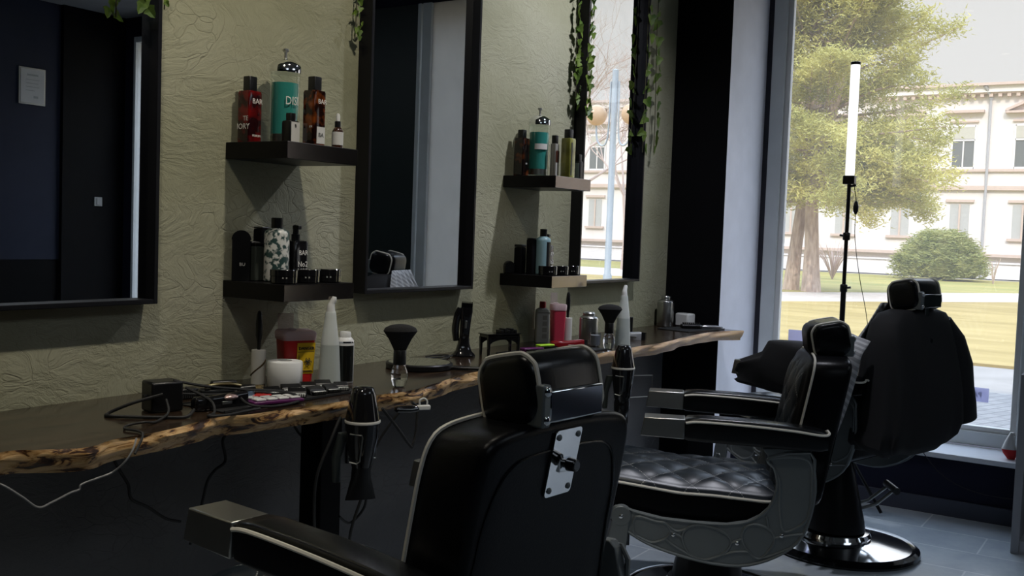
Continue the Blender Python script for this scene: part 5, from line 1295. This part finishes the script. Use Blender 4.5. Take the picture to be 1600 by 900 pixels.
MB().lathe([(.004, -.035), (.013, -.018), (.014, .005), (.008, .03), (.003, .035)], 14, (0, -.04, 1.57)).build('cord_switch', BLACK, t)
# ------------------------------------------------------------------ cabinet, cloth, jacket, sill cable
t = thing('reception_cabinet', 'low pale open-fronted cabinet at the right edge of the room', 'cabinet', (5.10, .560, 0))
CABM = mat('pale_grey_laminate', (.34, .34, .36), .5)
MB().box(0, .44, -.035, 0, 0, .82).build('side_panel', CABM, t, bevel=.002, smooth=0); MB().box(0, .44, -1.0, -.035, .785, .82).build('top_panel', CABM, t, bevel=.002, smooth=0)
MB().box(0, .44, -1.035, -1.0, 0, .82).build('side_panel', CABM, t, bevel=.002, smooth=0); MB().box(.42, .44, -1.0, -.035, .06, .785).build('back_panel', MATBLACK, t, smooth=0)
MB().box(.01, .42, -1.0, -.035, 0, .06).build('plinth', CABM, t, smooth=0); MB().box(.02, .42, -1.0, -.035, .40, .42).build('shelf_board', MATBLACK, t, smooth=0)
t = thing('folded_pennant', 'white cloth with a red end resting on the window sill beside the cabinet', 'cloth', (5.66, .655, .326), .2)
b = MB(); b.loft([[(a*.5, c*.35-.01, .135) for a, c in round_rect(.05, .05, .02, 4)], [(a*.8, c*.7, .09) for a, c in round_rect(.05, .06, .02, 4)], [(a, c, .050) for a, c in round_rect(.05, .070, .02, 4)]]); b.build('white_part', WHITEP, t, smooth=60)
b = MB(); b.loft([[(a, c, .050) for a, c in round_rect(.05, .070, .02, 4)], [(a*.95, c*.95-.005, .030) for a, c in round_rect(.05, .070, .02, 4)], [(a*.6, c*.5-.012, .001) for a, c in round_rect(.05, .07, .02, 4)]]); b.build('red_part', mat('red_cloth', (.45, .02, .02), .8), t, smooth=60)
cable('thin black cable trailing from the sill along the parapet to the right', [(5.75, 1.10, .330), (5.62, 1.07, .329), (5.562, 1.05, .327), (5.556, 1.02, .29), (5.553, .95, .22), (5.553, .85, .17), (5.553, .75, .15), (5.553, .66, .145), (5.553, .58, .15)], .0022)
t = thing('folded_jacket', 'black jacket slung over the armrest of the farthest chair', 'jacket', (4.665, 1.16, 0), YAW3)
b = MB(); rings = []
for y_, w_, top_, bot_ in ((.405, .058, .80, .745), (.39, .060, .845, .73), (.33, .060, .87, .725), (.27, .062, .895, .72), (.24, .062, .945, .715), (.14, .064, .950, .71), (.02, .062, .945, .71), (-.03, .058, .90, .72)):
    ring = []
    for j in range(40):
        a = 2*PI*j/40; ca, sa = math.cos(a), math.sin(a); w2 = w_*(1+.08*math.sin(5*a+y_*20))
        ring.append((-.312+w2*abs(ca)**.45*(1 if ca > 0 else -1), y_+.01*math.sin(7*a), (top_+bot_)/2+(top_-bot_)/2*abs(sa)**.45*(1 if sa > 0 else -1)))
    rings.append(ring)
b.loft(rings); b.build('jacket_cloth', CLOTH, t, smooth=60)
# ------------------------------------------------------------------ light, sky, camera
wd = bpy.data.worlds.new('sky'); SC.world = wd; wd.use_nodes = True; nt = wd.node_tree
bg = nt.nodes['Background']; tc = N(nt, 'ShaderNodeTexCoord'); sx = N(nt, 'ShaderNodeSeparateXYZ'); nt.links.new(tc.outputs['Generated'], sx.inputs[0])
rp = ramp(nt, [(0, (.80, .78, .75)), (.28, (.78, .78, .77)), (.5, (.60, .72, .90)), (1, (.54, .68, .90))]); nt.links.new(sx.outputs['Z'], rp.inputs['Fac']); nt.links.new(rp.outputs['Color'], bg.inputs['Color'])
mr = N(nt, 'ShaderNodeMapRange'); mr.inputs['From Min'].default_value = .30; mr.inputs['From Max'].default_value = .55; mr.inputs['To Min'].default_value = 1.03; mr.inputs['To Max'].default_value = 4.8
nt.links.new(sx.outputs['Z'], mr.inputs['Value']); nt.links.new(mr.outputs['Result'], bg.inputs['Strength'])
def light(name, kind, loc, energy, col, rot=None, **k):
    l = bpy.data.lights.new(name, kind); l.energy = energy; l.color = col
    for a, v in k.items(): setattr(l, a, v)
    o = bpy.data.objects.new(name, l); COL.objects.link(o); o.location = loc
    if rot is not None: o.rotation_euler = rot
    return o
d = Vector((math.cos(math.radians(20))*math.cos(math.radians(40)), math.sin(math.radians(20))*math.cos(math.radians(40)), -math.sin(math.radians(40))))
sun = light('sun', 'SUN', (0, 0, 12), 2.1, (1, .925, .80), d.to_track_quat('-Z', 'Y').to_euler(), angle=.01)
# daylight portals in the real window openings (they emit nothing themselves)
for y0, y1, z0, z1 in ((.685, 1.955, .43, 2.92), (-3.19, -1.94, .40, 2.97)):
    p = light('window_portal', 'AREA', (5.99, (y0+y1)/2, (z0+z1)/2), 1, (1, 1, 1), Vector((-1, 0, 0)).to_track_quat('-Z', 'Y').to_euler(), shape='RECTANGLE', size=y1-y0, size_y=z1-z0)
    p.data.cycles.is_portal = True
# ceiling spots along the mirror wall
LEN = mat('spot_lens_glow', (1, 1, 1), .5, emis=(1, .88, .70), estr=.8)
for i, (x, e, wh) in enumerate(((.9, 52, 'nearest the camera'), (2.1, 72, 'between the near mirrors'), (3.95, 120, 'between the far mirrors'))):
    t = thing('ceiling_spot', 'small black ceiling spotlight above the counter, '+wh, 'ceiling light', (x, 1.35, 3.2), group='ceiling spots')
    MB().lathe([(.045, -.13), (.05, -.12), (.05, -.01), (.03, 0)], 20).build('housing', BLACK, t)
    MB().lathe([(.035, -.1325), (.035, -.1305)], 20).build('lens', LEN, t)
    aim = (Vector((x+.05, D, 1.35))-Vector((x, 1.35, 3.06)))
    light('spot_beam', 'SPOT', (x, 1.35, 3.055), e, (1, .93, .80) if x < 3 else (.88, .90, 1), aim.to_track_quat('-Z', 'Y').to_euler(), spot_size=math.radians(110), spot_blend=.8, shadow_soft_size=.045)
LPAN = mat('fill_panel_glow', (1, 1, 1), .5, emis=(.80, .90, 1), estr=.6)  # unseen fill panels, added to lift the dim room
for x, y, wh in ((.2, -1.2, 'behind the camera'), (3.6, -1.4, 'over the right side of the room')):
    t = thing('fill_panel', 'square fill light panel added to the ceiling '+wh, 'ceiling light', (x, y, 3.2), group='added fill light panels')
    MB().box(-.62, .62, -.62, .62, -.03, 0).build('panel_frame', WHITEP, t, bevel=.003, smooth=0); MB().box(-.59, .59, -.59, .59, -.034, -.030).build('diffuser', LPAN, t, smooth=0)
    light('fill_light', 'AREA', (x, y, 3.16), 7, (.78, .88, 1), (0, 0, 0), shape='SQUARE', size=1.15)
f_, yaw, pitch, roll = 1591.1, .5773, .0548, .0359
Fw = Vector((math.cos(pitch)*math.cos(yaw), math.cos(pitch)*math.sin(yaw), -math.sin(pitch)))
r0 = Vector((math.sin(yaw), -math.cos(yaw), 0)); u0 = r0.cross(Fw)
rr = r0*math.cos(roll)+u0*math.sin(roll); uu = -r0*math.sin(roll)+u0*math.cos(roll)
cam = bpy.data.cameras.new('camera'); co = bpy.data.objects.new('camera', cam); COL.objects.link(co)
cam.sensor_width = 36; cam.lens = f_/1600*36; cam.clip_end = 300; cam.clip_start = .05
co.matrix_world = Matrix(((rr.x, uu.x, -Fw.x, 0), (rr.y, uu.y, -Fw.y, 0), (rr.z, uu.z, -Fw.z, EYE), (0, 0, 0, 1)))
SC.camera = co
SC.view_settings.view_transform = 'Standard'; SC.view_settings.look = 'None'; SC.view_settings.exposure = 0; SC.view_settings.gamma = 1; SC.view_settings.use_curve_mapping = False
SC.cycles.use_denoising = True
SC.cycles.max_bounces = 8; SC.cycles.diffuse_bounces = 4; SC.cycles.glossy_bounces = 5; SC.cycles.transparent_max_bounces = 12; SC.cycles.caustics_reflective = False; SC.cycles.caustics_refractive = False
SC.cycles.sample_clamp_indirect = 6
